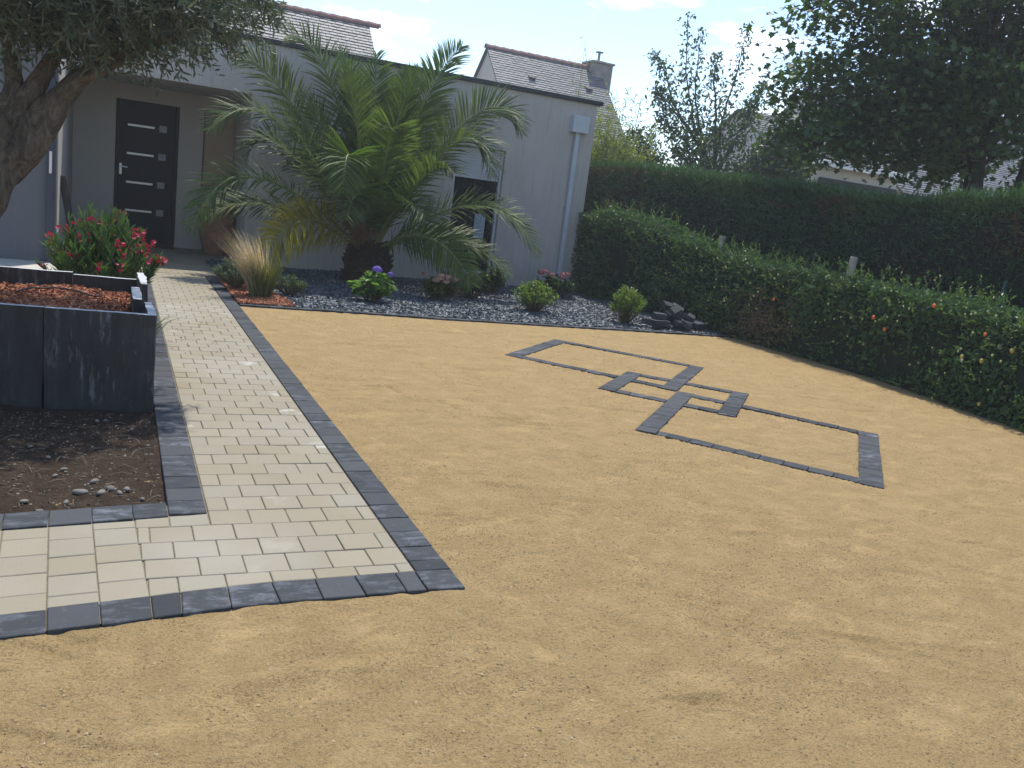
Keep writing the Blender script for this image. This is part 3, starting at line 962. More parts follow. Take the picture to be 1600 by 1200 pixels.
# ================================================================ slate chip bed
mb = MB()
gx = np.arange(1.22, 7.9, .09); gy = np.arange(9.6, 14.05, .09)
GX, GY = np.meshgrid(gx, gy); GZ = fbm(GX*1.5, GY*1.5, 81, 3)*.05+.004
a1, a2 = len(gx), len(gy)
i = np.arange(a2-1)[:, None]*a1; j = np.arange(a1-1)[None, :]
mb.add(np.stack([GX, GY, GZ], -1).reshape(-1, 3), np.stack([i+j, i+j+1, i+a1+j+1, i+a1+j], -1).reshape(-1, 4))
mb.build('slate_bed', SLATEBED, kind='structure')
MPOLY = [(1.21, 12.1), (1.21, 9.63), (1.83, 9.65), (1.80, 10.3), (1.62, 11.2), (1.45, 12.1)]
def inpoly(x, y, poly):
    r = np.zeros(len(x), bool)
    for (x0, y0), (x1, y1) in zip(poly, poly[1:]+poly[:1]):
        c = ((y0 > y) != (y1 > y)) & (x < (x1-x0)*(y-y0)/(y1-y0+1e-12)+x0)
        r ^= c
    return r
bedz = lambda x, y: fbm(x*1.5, y*1.5, 81, 3)*.05+.006
o = chips(36000, 1.25, 7.75, 9.64, 13.98, bedz, .056, .030, .008, 'slate_chips', CHIP, lambda x, y: ~inpoly(x, y, MPOLY), .42)
tag(o, 'blue-grey slate chippings covering the bed along the house', 'slate chips')
o = chips(3800, 1.2, 1.9, 9.6, 12.1, lambda x, y: bedz(x, y)+.012, .045, .016, .006, 'bark_patch', MULCH, lambda x, y: inpoly(x, y, MPOLY))
tag(o, 'small patch of red bark mulch round the feather grass', 'mulch')
mb = MB(); mb.add([(x, y, .03) for x, y in MPOLY], [tuple(range(6))]); mb.build('bark_patch_bed', MULCHB, kind='structure')

# ================================================================ plants
def tree_tube(mb, pts, r0, r1, n=8, wob=0.0, m=None):
    pts = np.asarray(pts, float)
    m = m or max(6, len(pts)*4)
    t = np.linspace(0, len(pts)-1, m)
    # catmull-rom like smoothing by averaging
    P_ = np.stack([np.interp(t, range(len(pts)), pts[:, k]) for k in range(3)], -1)
    for _ in range(2):
        P_[1:-1] = (P_[:-2]+2*P_[1:-1]+P_[2:])/4
    if wob: P_[1:-1] += rng.normal(size=P_[1:-1].shape)*wob
    mb.tube(P_, np.linspace(r0, r1, m), n)
    return P_

# ---- palm
PALM = empty('palm_tree', (3.42, 12.75, 0), 'short stout palm with long arching feather fronds before the grey facade', 'palm')
PB = np.array([3.42, 12.75, .0])
mb = MB()
prof = [(.0, -.05), (.33, -.05), (.36, .05), (.36, .15), (.34, .24), (.34, .30), (.30, .40), (.24, .52), (.15, .64), (.0, .68)]
mb.lathe(prof, PB, 28)
# leaf-base stubs
for k in range(170):
    zz = rng.uniform(.02, .58); a = k*2.39996
    rr_ = np.interp(zz, [p[1] for p in prof[1:]], [p[0] for p in prof[1:]])
    c = PB+np.array([math.cos(a)*rr_*.96, math.sin(a)*rr_*.96, zz])
    out = np.array([math.cos(a), math.sin(a), .7+zz]); out /= np.linalg.norm(out)
    Lk = .05+.12*zz
    tn = np.array([-math.sin(a), math.cos(a), 0])*.05
    upv = np.cross(out, tn/np.linalg.norm(tn))*.018
    mb.add([c-tn-upv, c+tn-upv, c+tn+upv, c-tn+upv, c+out*Lk-tn*.6-upv*.4, c+out*Lk+tn*.6-upv*.4, c+out*Lk+tn*.6+upv*.4, c+out*Lk-tn*.6+upv*.4],
           [(0, 1, 5, 4), (1, 2, 6, 5), (2, 3, 7, 6), (3, 0, 4, 7), (4, 5, 6, 7)])
mb.build('trunk', bark_mat('palm_trunk', (.035, .022, .014), (.13, .085, .05), 14, .8), PALM)
PG = leafmat('palm_green', [(0.060, 0.092, 0.032), (0.088, 0.126, 0.042), (0.122, 0.162, 0.052)], .55, .36, spec=.22)
PY = leafmat('palm_yellow', [(0.196, 0.190, 0.025), (0.322, 0.265, 0.029), (0.127, 0.161, 0.029)], .45, .42, (1.6, 1.4, .5))
PM = leafmat('palm_mid', [(0.063, 0.109, 0.025), (0.115, 0.149, 0.030), (0.048, 0.098, 0.030)], .55, .34, spec=.22)
RACH = plain('palm_rachis', (.17, .19, .06), .5, .2, 8)
def frond(M_, T_, mat, B_=None, npair=112, lmax=.56, twist=0.0):
    B_ = PB+np.array([0, 0, .50]) if B_ is None else B_
    M_, T_ = np.array(M_), np.array(T_)
    hd = M_-B_; hd = hd/np.linalg.norm(hd)
    B2 = B_+np.array([hd[0], hd[1], 0])*.14
    C_ = 2*M_-(B2+T_)/2
    t = np.linspace(0, 1, 26)[:, None]
    R_ = (1-t)**2*B2+2*t*(1-t)*C_+t*t*T_
    mb = MB()
    mb.tube(R_, np.linspace(.022, .003, 26), 6, mi=1)
    s = np.sort(np.linspace(.13, .995, npair)+rng.normal(size=npair)*.003).clip(.1, .999)
    tt_ = s[:, None]
    P_ = (1-tt_)**2*B2+2*tt_*(1-tt_)*C_+tt_**2*T_
    tan = unit(2*(1-tt_)*(C_-B2)+2*tt_*(T_-C_))
    side = unit(np.cross(tan, np.array([0, 0, 1.])+np.array([hd[0], hd[1], 0])*.25))
    nor = np.cross(side, tan)
    ca, sa = math.cos(twist), math.sin(twist)
    side, nor = side*ca+nor*sa, nor*ca-side*sa
    L_ = lmax*(np.sin(np.pi*np.clip(s*.88+.10, 0, 1))**.55)*rng.uniform(.9, 1.08, npair)
    fwd = .55+.75*s
    for sg in (1, -1):
        ph = rng.normal(size=(npair, 1))*.10
        D = unit(sg*side + tan*fwd[:, None] + nor*rng.choice([.75, .40, .05, -.15], size=(npair, 1), p=[.3, .35, .2, .15]) + rv(npair)*.05)
        W_ = .027*np.clip(L_/lmax, .5, 1)
        # three-segment leaflet, drooping towards its tip
        S_ = unit(np.cross(D, nor+ph))
        rows = []
        for f, wv_, dr in ((0, .45, 0), (.35, 1.0, .015), (.7, .75, .07), (1.0, .06, .17)):
            c = P_+D*(L_*f)[:, None]+np.array([0, 0, -1.])*(L_*dr)[:, None]
            rows += [c+S_*(W_*wv_*.5)[:, None], c-S_*(W_*wv_*.5)[:, None]]
        Vv = np.stack(rows, 1).reshape(-1, 3)
        b = np.arange(npair)[:, None, None]*8
        Ff = (b+np.array([[(0, 1, 3, 2), (2, 3, 5, 4), (4, 5, 7, 6)]])).reshape(-1, 4)
        mb.add(Vv, Ff, 0)
    return mb.build('frond', None, PALM, mats=[mat, RACH])
FR = [((1.65,12.20,1.35),(0.86,11.80,0.59),PM), ((1.99,12.60,0.99),(1.07,12.40,0.76),PG), ((2.31,11.90,0.87),(1.65,11.20,0.31),PY),
 ((1.99,12.50,2.09),(1.03,12.30,1.86),PG), ((2.21,12.90,2.36),(1.48,13.00,2.91),PG), ((2.21,13.20,1.79),(1.67,13.40,1.62),PG),
 ((2.73,12.90,2.70),(2.02,12.80,3.29),PG), ((3.41,13.10,2.28),(3.39,13.20,3.33),PG), ((3.23,13.30,2.35),(2.92,13.60,3.37),PG),
 ((4.03,12.90,2.55),(4.59,12.90,3.63),PG), ((4.81,12.80,2.62),(5.64,12.70,2.52),PG), ((4.38,12.20,2.17),(4.85,11.80,1.79),PG),
 ((4.80,12.10,1.34),(5.70,11.70,0.71),PM), ((4.55,12.50,0.81),(5.51,12.20,0.36),PG), ((3.97,11.70,0.82),(4.43,11.00,0.29),PM),
 ((2.82,11.80,1.75),(2.62,11.30,1.30),PM), ((4.04,13.20,1.99),(4.53,13.40,2.84),PG),
 ((3.76,13.30,2.24),(4.06,13.55,3.26),PG), ((2.51,12.30,1.56),(1.89,12.00,2.30),PG), ((3.55,12.45,2.2),(3.75,12.25,3.1),PM), ((3.05,12.5,2.1),(2.75,12.35,3.0),PG),
 ((2.9,13.2,1.4),(2.3,13.55,1.6),PG), ((3.4,12.2,1.9),(3.3,11.7,2.2),PG), ((3.9,12.1,1.6),(4.2,11.6,1.75),PG), ((3.0,12.0,1.25),(2.7,11.3,.95),PG),
 ((2.75,12.75,1.9),(2.2,12.6,2.5),PG), ((3.7,12.9,2.1),(3.95,12.95,3.0),PG), ((3.1,12.9,2.1),(2.8,13.0,2.9),PG), ((3.6,12.0,1.2),(3.8,11.4,1.1),PG),]
for M_, T_, mt_ in FR:
    lat_ = abs(T_[0]-3.42)
    tw_ = (1 if T_[0] < 3.42 else -1)*((.85 if T_[2] > 2.2 else .34) if lat_ > .8 else .25)
    if mt_ is PY: tw_ = 1.15
    if T_[0] == 4.43: tw_ = -1.0
    frond(M_, T_, mt_, lmax=.58 if T_[2] > 1 else .52, twist=tw_)
# fruit stalk remains and dead fibre
mb = MB()
for k in range(90):
    a = rng.uniform(3.4, 5.4); st = PB+np.array([math.cos(a)*.2, math.sin(a)*.2, .7+rng.random()*.2])
    e = st+np.array([math.cos(a)*.35*rng.random()-.15, math.sin(a)*.3*rng.random()-.05, .1+.45*rng.random()])
    mb.tube([st, (st+e)/2+rng.normal(size=3)*.04, e], [.004, .003, .0015], 4)
for k in range(150):
    st = PB+np.array([-.12+rng.normal()*.05, -.15, .5+rng.random()*.15])
    e = np.array([2.98, 12.32, .98])+rng.normal(size=3)*np.array([.16, .10, .17])
    mb.tube([st, (st+e)/2+rng.normal(size=3)*.03+np.array([0, 0, .05]), e], [.005, .004, .0025], 4)
mb.build('dry_fibre', plain('dry_palm_fibre', (.20, .11, .045), .9, .3, 20), PALM)

# ---- feather grass
GRS = empty('feather_grass', (1.50, 10.25, .03), 'clump of blond feather grass on the bark patch by the path', 'ornamental grass')
def blades(n, c, r, h, lean, wd, spread, bend, mat, name, parent, bendrange=(.5, 1.2)):
    mb = MB()
    a = rng.uniform(0, 6.283, n); q = rng.random(n)**.6*r
    P0 = np.stack([c[0]+np.cos(a)*q, c[1]+np.sin(a)*q, np.full(n, c[2])], -1)
    out = np.stack([np.cos(a), np.sin(a), np.zeros(n)], -1)*(spread*rng.uniform(.2, 1.1, n))[:, None]+np.array(lean)*rng.uniform(.4, 1.2, n)[:, None]
    hh = h*rng.uniform(.55, 1.05, n)
    sd = unit(np.cross(out+rv(n)*.3, np.array([0, 0, 1.])))
    rows = []
    bd = bend*rng.uniform(*bendrange, n)
    for f in (0, .3, .6, .85, 1.0):
        pt = P0+np.array([0, 0, 1.])*(hh*(f-bd*.35*f**3))[:, None]+out*(hh*(f*.35+bd*.9*f**2.4))[:, None]
        ww = wd*(1-.93*f)*.5
        rows += [pt+sd*ww, pt-sd*ww]
    Vv = np.stack(rows, 1).reshape(-1, 3)
    b = np.arange(n)[:, None, None]*10
    mb.add(Vv, (b+np.array([[(0, 1, 3, 2), (2, 3, 5, 4), (4, 5, 7, 6), (6, 7, 9, 8)]])).reshape(-1, 4))
    return mb.build(name, mat, parent)
blades(900, (1.52, 10.25, .03), .13, .52, (.1, 0, 0), .007, .60, .40, leafmat('grass_green', [(.06, .085, .02), (.11, .12, .035), (.16, .15, .05)], .6, .3), 'grass_blade', GRS)
blades(420, (1.50, 10.25, .03), .10, .80, (-.72, 0, 0), .012, .42, .34, leafmat('grass_blond', [(.46, .37, .22), (.60, .51, .34), (.68, .60, .44)], .6, .35, (1.2, 1.1, .8)), 'seed_head', GRS)

def stems_plant(c, nst, h, r, leaf, mat, parent, L, W, per=14, lean=.8, up=.5, stem_mat=None, droop=.1, whorl=False):
    mb = MB(); ms = MB()
    tips = []
    for k in range(nst):
        a = rng.uniform(0, 6.283); q = r*math.sqrt(rng.random())
        tip = np.array([c[0]+math.cos(a)*q, c[1]+math.sin(a)*q, c[2]+h*(1-.42*(q/r)**2)*rng.uniform(.72, 1.05)])
        b0 = np.array([c[0]+math.cos(a)*q*.15, c[1]+math.sin(a)*q*.15, c[2]])
        mid = (b0+tip)/2+np.array([math.cos(a), math.sin(a), .0])*q*.12
        ms.tube([b0, mid, tip], [.006, .005, .003], 5)
        s = rng.uniform(.35 if not whorl else .6, 1.0, per)**(.7)
        P_ = np.where(s[:, None] < .5, b0+(mid-b0)*s[:, None]*2, mid+(tip-mid)*(s[:, None]*2-1))
        d0 = unit((tip-mid)[None])
        D = unit(rv(per)*np.array([1, 1, .5])*lean+d0*up+np.array([0, 0, .15]))
        N = unit(np.array([0, 0, 1.])+rv(per)*.45)
        leaves(mb, P_, D, N, L*rng.uniform(.6, 1.15, per), W*rng.uniform(.7, 1.1, per), .2, droop)
        tips.append(tip)
    o = mb.build('foliage', mat, parent)
    ms.build('stems', stem_mat or STEM, parent)
    return np.array(tips)
STEM = plain('green_brown_stem', (.09, .075, .04), .8, .2, 20)
def petal_ball(mb, c, r, n, size):
    d = rv(n); d[:, 2] = np.abs(d[:, 2])*.9-.15; d = unit(d)
    for k in range(4):
        a = k*math.pi/2
        t1 = unit(np.cross(d, np.array([.3, .5, .8]))); t2 = np.cross(d, t1)
        dirs = t1*math.cos(a)+t2*math.sin(a)+d*.25
        leaves(mb, np.array(c)+d*r*np.array([1, 1, .75]), dirs, d, size, size*.9, .05)

# oleander
OL = empty('oleander', (-.12, 8.25, 0), 'oleander bush with crimson-pink flowers behind the slate planter', 'shrub')
OLG = leafmat('oleander_leaf', [(.040, .085, .025), (.065, .120, .035), (.095, .150, .050)], .32, .25, spec=.5)
tips = stems_plant((-.11, 8.25, .0), 110, .93, .45, None, OLG, OL, .125, .020, per=26, lean=.75, up=.9)
FLM = leafmat('oleander_flower', [(.30, .012, .035), (.42, .022, .060), (.50, .05, .10)], .6, .3, (1.2, .8, .8))
sel = rng.permutation(len(tips))[:46]
for k in sel:
    mb = MB(); t = tips[k]+np.array([rng.normal()*.02, rng.normal()*.02, .02])
    for q in range(rng.integers(4, 8)):
        c = t+rng.normal(size=3)*np.array([.032, .032, .02])
        ax = unit(rv(1)+np.array([0, -.5, .6]))[0]
        t1 = unit(np.cross(ax, [.3, .7, .2])[None])[0]; t2 = np.cross(ax, t1)
        D = np.array([t1*math.cos(a)+t2*math.sin(a)+ax*.3 for a in np.arange(5)*1.2566])
        leaves(mb, np.repeat(c[None], 5, 0), D, np.repeat(ax[None], 5, 0), .024, .018, .05)
    mb.build('flower_cluster', FLM, OL, kind='stuff')
mb = MB()
q = 26
P_ = np.stack([rng.uniform(.30, .75, q), rng.uniform(6.6, 8.6, q), np.full(q, .013)], -1)
leaves(mb, P_, unit(rng.normal(size=(q, 3))*np.array([1, 1, .05])), np.tile([0, 0, 1.], (q, 1)), rng.uniform(.018, .032, q), .014, .15)
tag(mb.build('fallen_petals', chipmat('dry_petal', [(.16, .02, .03), (.22, .05, .05), (.10, .03, .025)], .9), kind='stuff'), 'dark red fallen petals scattered on the path by the planter', 'petals')
# tuft of strap leaves poking past the planter corner
TU = empty('strap_leaf_tuft', (.25, 7.25, 0), 'low tuft of narrow strap leaves beside the planter corner', 'plant')
blades(36, (.23, 7.2, .0), .05, .36, (.5, -.1, 0), .024, .7, .8, OLG, 'strap_leaf', TU)

# low grey-green shrub beside the feather grass
SG = empty('grey_leaf_shrub', (1.33, 10.95, .03), 'low grey-green shrub behind the feather grass by the path edge', 'shrub')
stems_plant((1.33, 10.85, .03), 60, .36, .26, None, leafmat('grey_leaf', [(.06, .085, .055), (.09, .12, .085), (.13, .16, .12)], .6, .25), SG, .075, .012, per=24, lean=.9)
SG2 = empty('grey_leaf_shrub', (1.92, 10.6, .03), 'small dusty green shrub between feather grass and slate chips', 'shrub')
stems_plant((1.90, 10.55, .02), 40, .26, .20, None, leafmat('dusty_leaf', [(.05, .08, .035), (.08, .11, .05), (.11, .14, .07)], .6, .25), SG2, .06, .012, per=22, lean=.9)

# hydrangeas and small shrubs of the slate bed
HYG = leafmat('hydrangea_leaf', [(.075, .150, .030), (.105, .195, .040), (.145, .235, .055)], .5, .35)
HYD = leafmat('hydrangea_leaf_dark', [(.030, .060, .020), (.050, .085, .028), (.070, .105, .034)], .5, .25)
YGM = leafmat('young_leaf', [(.085, .140, .030), (.14, .20, .045), (.20, .26, .06)], .42, .3)
MIXL = leafmat('autumn_leaf', [(.075, .105, .03), (.12, .13, .04), (.15, .10, .05)], .55, .3)
VIO = leafmat('violet_petal', [(.16, .10, .42), (.24, .16, .52), (.30, .21, .58)], .7, .25, (1, 1, 1.1))
PNK = leafmat('faded_pink_petal', [(.36, .19, .15), (.46, .27, .21), (.42, .30, .20)], .8, .25, (1, .9, .8))
ROS = leafmat('rose_petal', [(.38, .14, .17), (.45, .20, .22), (.34, .22, .18)], .8, .25, (1, .9, .9))
h = empty('hydrangea', (2.92, 10.5, 0), 'hydrangea with bright green leaves and violet flower heads before the palm', 'shrub')
stems_plant((2.92, 10.52, .0), 34, .40, .25, None, HYG, h, .12, .085, per=11, lean=1.0, up=.15, droop=.3)
for c, r in (((2.92, 10.42, .43), .058), ((3.10, 10.44, .385), .036)):
    mb = MB(); petal_ball(mb, c, r, 70, .022); mb.build('flower_head', VIO, h)
h = empty('hydrangea', (4.03, 11.2, 0), 'hydrangea with faded salmon flower heads and mixed green and rusty leaves', 'shrub')
stems_plant((4.03, 11.22, .0), 30, .36, .27, None, MIXL, h, .10, .062, per=11, lean=1.0, up=.15, droop=.3)
for k in range(9):
    a = rng.uniform(2.8, 6.6); c = (4.03+math.cos(a)*.22, 11.2+math.sin(a)*.2, .29+.08*rng.random())
    mb = MB(); petal_ball(mb, c, .045, 40, .02); mb.build('flower_head', PNK, h)
h = empty('leafy_shrub', (4.72, 11.7, 0), 'mid-green shrub half hidden by a drooping palm frond', 'shrub')
stems_plant((4.72, 11.72, .0), 34, .38, .24, None, HYD, h, .085, .05, per=12, lean=1.0, up=.2, droop=.25)
h = empty('leafy_shrub', (5.42, 12.6, 0), 'dark green shrub under the window with roller shutter', 'shrub')
stems_plant((5.42, 12.62, .0), 34, .44, .24, None, HYD, h, .10, .06, per=12, lean=1.0, up=.2, droop=.25)
h = empty('young_shrub', (5.22, 10.6, 0), 'round yellow-green shrub in front of the downpipe', 'shrub')
stems_plant((5.22, 10.62, .0), 70, .45, .31, None, YGM, h, .075, .019, per=24, lean=.9, up=.5)
h = empty('hydrangea', (6.62, 12.75, 0), 'hydrangea with dull rose flower heads at the foot of the downpipe', 'shrub')
stems_plant((6.62, 12.8, .0), 36, .42, .33, None, HYD, h, .10, .06, per=12, lean=1.0, up=.2, droop=.25)
for k in range(8):
    a = rng.uniform(3, 6.4); c = (6.55+math.cos(a)*.24, 12.75+math.sin(a)*.2, .36+.08*rng.random())
    mb = MB(); petal_ball(mb, c, .05, 40, .02); mb.build('flower_head', ROS, h)
h = empty('young_shrub', (6.42, 10.15, 0), 'upright yellow-green shrub beside the loose pile of blocks', 'shrub')
stems_plant((6.42, 10.17, .0), 54, .52, .25, None, YGM, h, .085, .021, per=22, lean=.9, up=.6)

# loose pile of charcoal blocks
ub = MB(); ub.bbox(-.085, .085, -.055, .055, -.04, .04, .006)
blk0 = ub.build('loose_paver', CHAR)
ub_me = blk0.data
bpy.data.objects.remove(blk0)
PILE = [(6.70, 9.80, .04, 10, 0, 0), (6.86, 9.86, .04, 70, 5, 0), (7.05, 9.80, .05, 20, 14, 5), (7.22, 9.88, .04, -30, 0, 10), (7.40, 9.84, .04, 15, 8, 0), (6.80, 10.00, .05, 40, 12, 8), (7.00, 10.02, .05, -10, 0, 0),
        (7.20, 10.06, .05, 60, 8, 0), (6.78, 9.90, .125, -8, 4, 3), (6.93, 9.93, .14, 35, 25, 12), (7.06, 9.97, .15, -25, 40, 5), (7.24, 9.98, .13, 10, -18, 14), (7.02, 9.92, .225, 20, 38, -20), (7.12, 10.02, .235, -35, 15, 25), (7.36, 10.0, .12, 50, 20, -10), (6.98, 10.05, .26, 5, 30, 10),
        (7.12, 9.78, .05, -20, 5, 30), (6.62, 9.92, .04, -35, 0, 0), (7.50, 9.98, .04, 5, 10, 0)]
PLAB = {0: 'charcoal block lying flat at the left front of the loose pile', 8: 'charcoal block resting on the left part of the loose pile', 12: 'steeply tilted charcoal block near the top of the loose pile', 15: 'topmost tilted charcoal block of the loose pile by the hedge', 18: 'charcoal block at the right end of the loose pile', 17: 'leftmost charcoal block of the loose pile beside the upright shrub', 14: 'tilted charcoal block high on the right flank of the loose pile'}
for ip, (x, y, z, a, b_, c) in enumerate(PILE):
    o = bpy.data.objects.new('loose_paver', ub_me); COL.objects.link(o)
    o.location = (x, y, z+.02); o.rotation_euler = (math.radians(b_), math.radians(c), math.radians(a))
    tag(o, PLAB.get(ip, 'charcoal paving block in the middle of the loose pile at the foot of the hedge'), 'paving block', 'loose pile of charcoal blocks')

# ---- low hedge
LH = empty('leafy_hedge', (7.9, 9, 0), 'low leafy hedge with small orange fruits along the sand yard', 'hedge')
hy = [0, 3, 4.9, 6.2, 7.4, 8.6, 9.8, 11, 12.5, 13.9]
hxf = [7.2, 7.25, 7.45, 7.70, 7.80, 7.78, 7.75, 7.62, 7.55, 7.55]
ty = [0, 4, 5, 6, 7.5, 9, 10, 11, 12, 13, 13.95]
tz = [.92, .93, .95, 1.0, 1.09, 1.09, 1.17, 1.28, 1.45, 1.56, 1.46]
fx_ = lambda y: np.interp(y, hy, hxf); tz_ = lambda y: np.interp(y, ty, tz)
def hedge_surface(n, y0, y1, fx, top, depth, seed, bulge):
    """points and outward normals on a bumpy hedge: front face, rounded shoulder, top and far end"""
    y = rng.uniform(y0, y1, n); u_ = rng.random(n)
    tp = top(y); s = u_*(tp+depth)
    front = s < tp
    z = np.where(front, s, tp); x = np.where(front, fx(y), fx(y)+(s-tp))
    nx_ = np.where(front, -1.0, -.05); nz_ = np.where(front, .15, 1.0)
    sh = np.exp(-((s-tp)/.16)**2)
    nx_ = nx_*(1-sh)+(-.7)*sh; nz_ = nz_*(1-sh)+.7*sh
    x = x+sh*.05*front; z = z-sh*.05
    bl = fbm(y*1.6, z*2+x*2, seed, 4)*bulge*2
    x = x+nx_*bl; z = np.maximum(z+nz_*bl*.7, .01)
    Nn = unit(np.stack([nx_, np.zeros(n), nz_], -1))
    return np.stack([x, y, z], -1), Nn
def hedge_core(y0, y1, fx, top, depth, ins, mat, parent, name='dark_core', seed=3):  # opaque dark core added inside a hedge to block light
    mb = MB()
    yl = np.arange(y0, y1+.1, .1)
    prof = 9
    Vv = []
    for y in yl:
        a, t = float(fx(y))+ins, float(top(y))-ins
        b_ = a+depth-ins
        for kx, kz in ((a, 0), (a-.02, t*.3), (a-.02, t*.6), (a, t*.85), (a+.1, t), ((a+b_)/2, t+.02), (b_-.05, t), (b_, t*.5), (b_, 0)):
            e = float(fbm(np.array(y*2.1+kx), np.array(kz*2), seed, 3))*.10
            Vv.append((kx+e, y, max(kz+e, 0)))
    F_ = []
    for i in range(len(yl)-1):
        for j in range(prof-1):
            F_.append((i*prof+j, (i+1)*prof+j, (i+1)*prof+j+1, i*prof+j+1))
    F_.append(tuple(range(prof))); F_.append(tuple((len(yl)-1)*prof+k for k in range(prof))[::-1])
    mb.add(Vv, F_)
    return mb.build(name, mat, parent)
CORE = plain('hedge_dark_core', (.012, .018, .010), .95, .4, 12)
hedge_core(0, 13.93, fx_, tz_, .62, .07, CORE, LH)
LHM = leafmat('hedge_leaf', [(0.035, 0.072, 0.032), (0.058, 0.113, 0.043), (0.090, 0.157, 0.058), (0.043, 0.087, 0.043)], .55, .22, spec=.25)
mb = MB()
n = 52000
P_, N_ = hedge_surface(n, 2.0, 13.9, fx_, tz_, .55, 91, .17)
k = rng.random(n) < np.where(P_[:, 1] < 3.5, .4, 1); P_, N_ = P_[k], N_[k]; n = len(P_)
P_ = P_ - N_*rng.random((n, 1))*.12
D_ = unit(N_*.55+rv(n)*.9+np.array([0, 0, -.1])); NN = unit(N_+rv(n)*.8)
lsz = rng.uniform(.026, .078, n)*(1+.5*fbm(P_[:, 1]*.8, P_[:, 2], 131, 2))
leaves(mb, P_, D_, NN, lsz, lsz*rng.uniform(.35, .6, n), .2, .15)
# end face by the house corner
m_ = 2600
pe = np.stack([rng.uniform(7.5, 8.1, m_), 13.9+rng.uniform(-.05, .05, m_), rng.uniform(0, 1.45, m_)], -1)
leaves(mb, pe, unit(rv(m_)+np.array([0, .5, 0])), rv(m_), .05, .024)
mb.build('foliage', LHM, LH)
# longer loose shoots sticking out
mb = MB(); ms = MB()
for k in range(700):
    P1, N1 = hedge_surface(1, 3, 13.8, fx_, tz_, .5, 91, .17)
    d = unit(N1*.8+rv(1)*.6+np.array([[0, 0, .35]]))[0]; L = rng.uniform(.04, .24)
    e = P1[0]+d*L
    ms.tube([P1[0]-d*.05, e], [.0025, .0012], 4)
    q = 7; s = np.linspace(.1, 1, q)[:, None]
    leaves(mb, P1[0]+d*L*s, unit(d+rv(q)*.9), rv(q), rng.uniform(.03, .055, q), .02)
mb.build('shoot_leaves', leafmat('hedge_young_leaf', [(0.060, 0.114, 0.036), (0.102, 0.162, 0.048), (0.144, 0.204, 0.072)], .4, .3), LH)
ms.build('shoots', STEM, LH)
# dry brown tangle
mb = MB(); ml = MB()
for k in range(150):
    y = rng.normal(9.0, .28); z = abs(rng.normal(.35, .2)); x = float(fx_(y))-.06+rng.normal()*.05
    d = unit(rv(1)*np.array([[.5, 1, .9]]))[0]*rng.uniform(.08, .22)
    mb.tube([(x, y, z), np.array((x, y, z))+d*.5+rng.normal(size=3)*.03, np.array((x, y, z))+d], [.002, .0022, .001], 4)
mb.build('dry_stems', plain('dry_stem', (.19, .135, .085), .9, .3, 20), LH, kind='stuff')
q = 420
P_ = np.stack([rng.normal(7.74, .05, q), rng.normal(9.0, .33, q), np.abs(rng.normal(.33, .2, q))], -1)
leaves(ml, P_, rv(q), rv(q), .04, .02)
ml.build('dry_leaves', leafmat('dry_leaf', [(.12, .075, .035), (.17, .12, .05), (.10, .10, .035)], .8, .25), LH)
# fruits
OR = plain('orange_fruit', (.60, .13, .03), .45, .1, 20, .4); YE = plain('yellow_fruit', (.36, .27, .06), .45, .15, 20, .4); GN = plain('green_bud', (.36, .40, .16), .6, .15, 20, .3)
def fruit(c, s, mat):
    mb = MB(); mb.lathe([(0, -1.2*s), (.55*s, -1.0*s), (.9*s, -.45*s), (1.0*s, .1*s), (.85*s, .7*s), (.45*s, 1.1*s), (0, 1.2*s)], c, 12)
    mb.build('fruit', mat, LH, smooth=True)
for y, z in ((6.34, .94), (7.14, .69), (6.94, .59), (5.61, .77), (8.79, .65)):
    fruit((float(fx_(y))-.09, y-.05, z), rng.uniform(.016, .022), OR)
for y, z in ((5.48, .12), (5.57, .52), (5.82, .51), (5.25, .68)):
    fruit((float(fx_(y))-.10, y-.05, z), rng.uniform(.016, .021), YE)
for k in range(60):
    y = rng.uniform(4.6, 10.5); z = rng.uniform(.25, 1.0)*float(tz_(y))
    fruit((float(fx_(y))-.05-.07*rng.random(), y, z), rng.uniform(.008, .013), GN)
# posts and stake in the hedge
for (y, zt, x, lean, lab) in ((10.45, 1.36, 7.98, .04, 'weathered wooden fence post showing above the far part of the low hedge'), (7.93, 1.32, 7.99, .07, 'weathered wooden fence post standing out of the middle of the low hedge')):
    mb = MB()
    prof_ = [(.048, 0), (.047, .7), (.046, zt-.02), (.04, zt), (0, zt)]
    mb.lathe(prof_, (x, y, 0), 10)
    o = mb.build('fence_post', WOOD); o.rotation_euler = (0, lean, 0)
    tag(o, lab, 'fence post')
mb = MB(); mb.box(7.985, 8.015, 5.83, 5.86, 0, 1.28)
tag(mb.build('fence_stake', plain('green_metal', (.035, .075, .07), .5)), 'thin green metal stake behind the near end of the low hedge', 'stake')
mb = MB(); mb.tube([(8.0, 5.85, 1.10), (8.0, 6.9, 1.06), (7.99, 7.93, 1.10)], .0012, 4); 
tag(mb.build('fence_wire', plain('grey_wire', (.05, .08, .08), .5)), 'thin wire strung between the stake and the wooden post', 'wire')

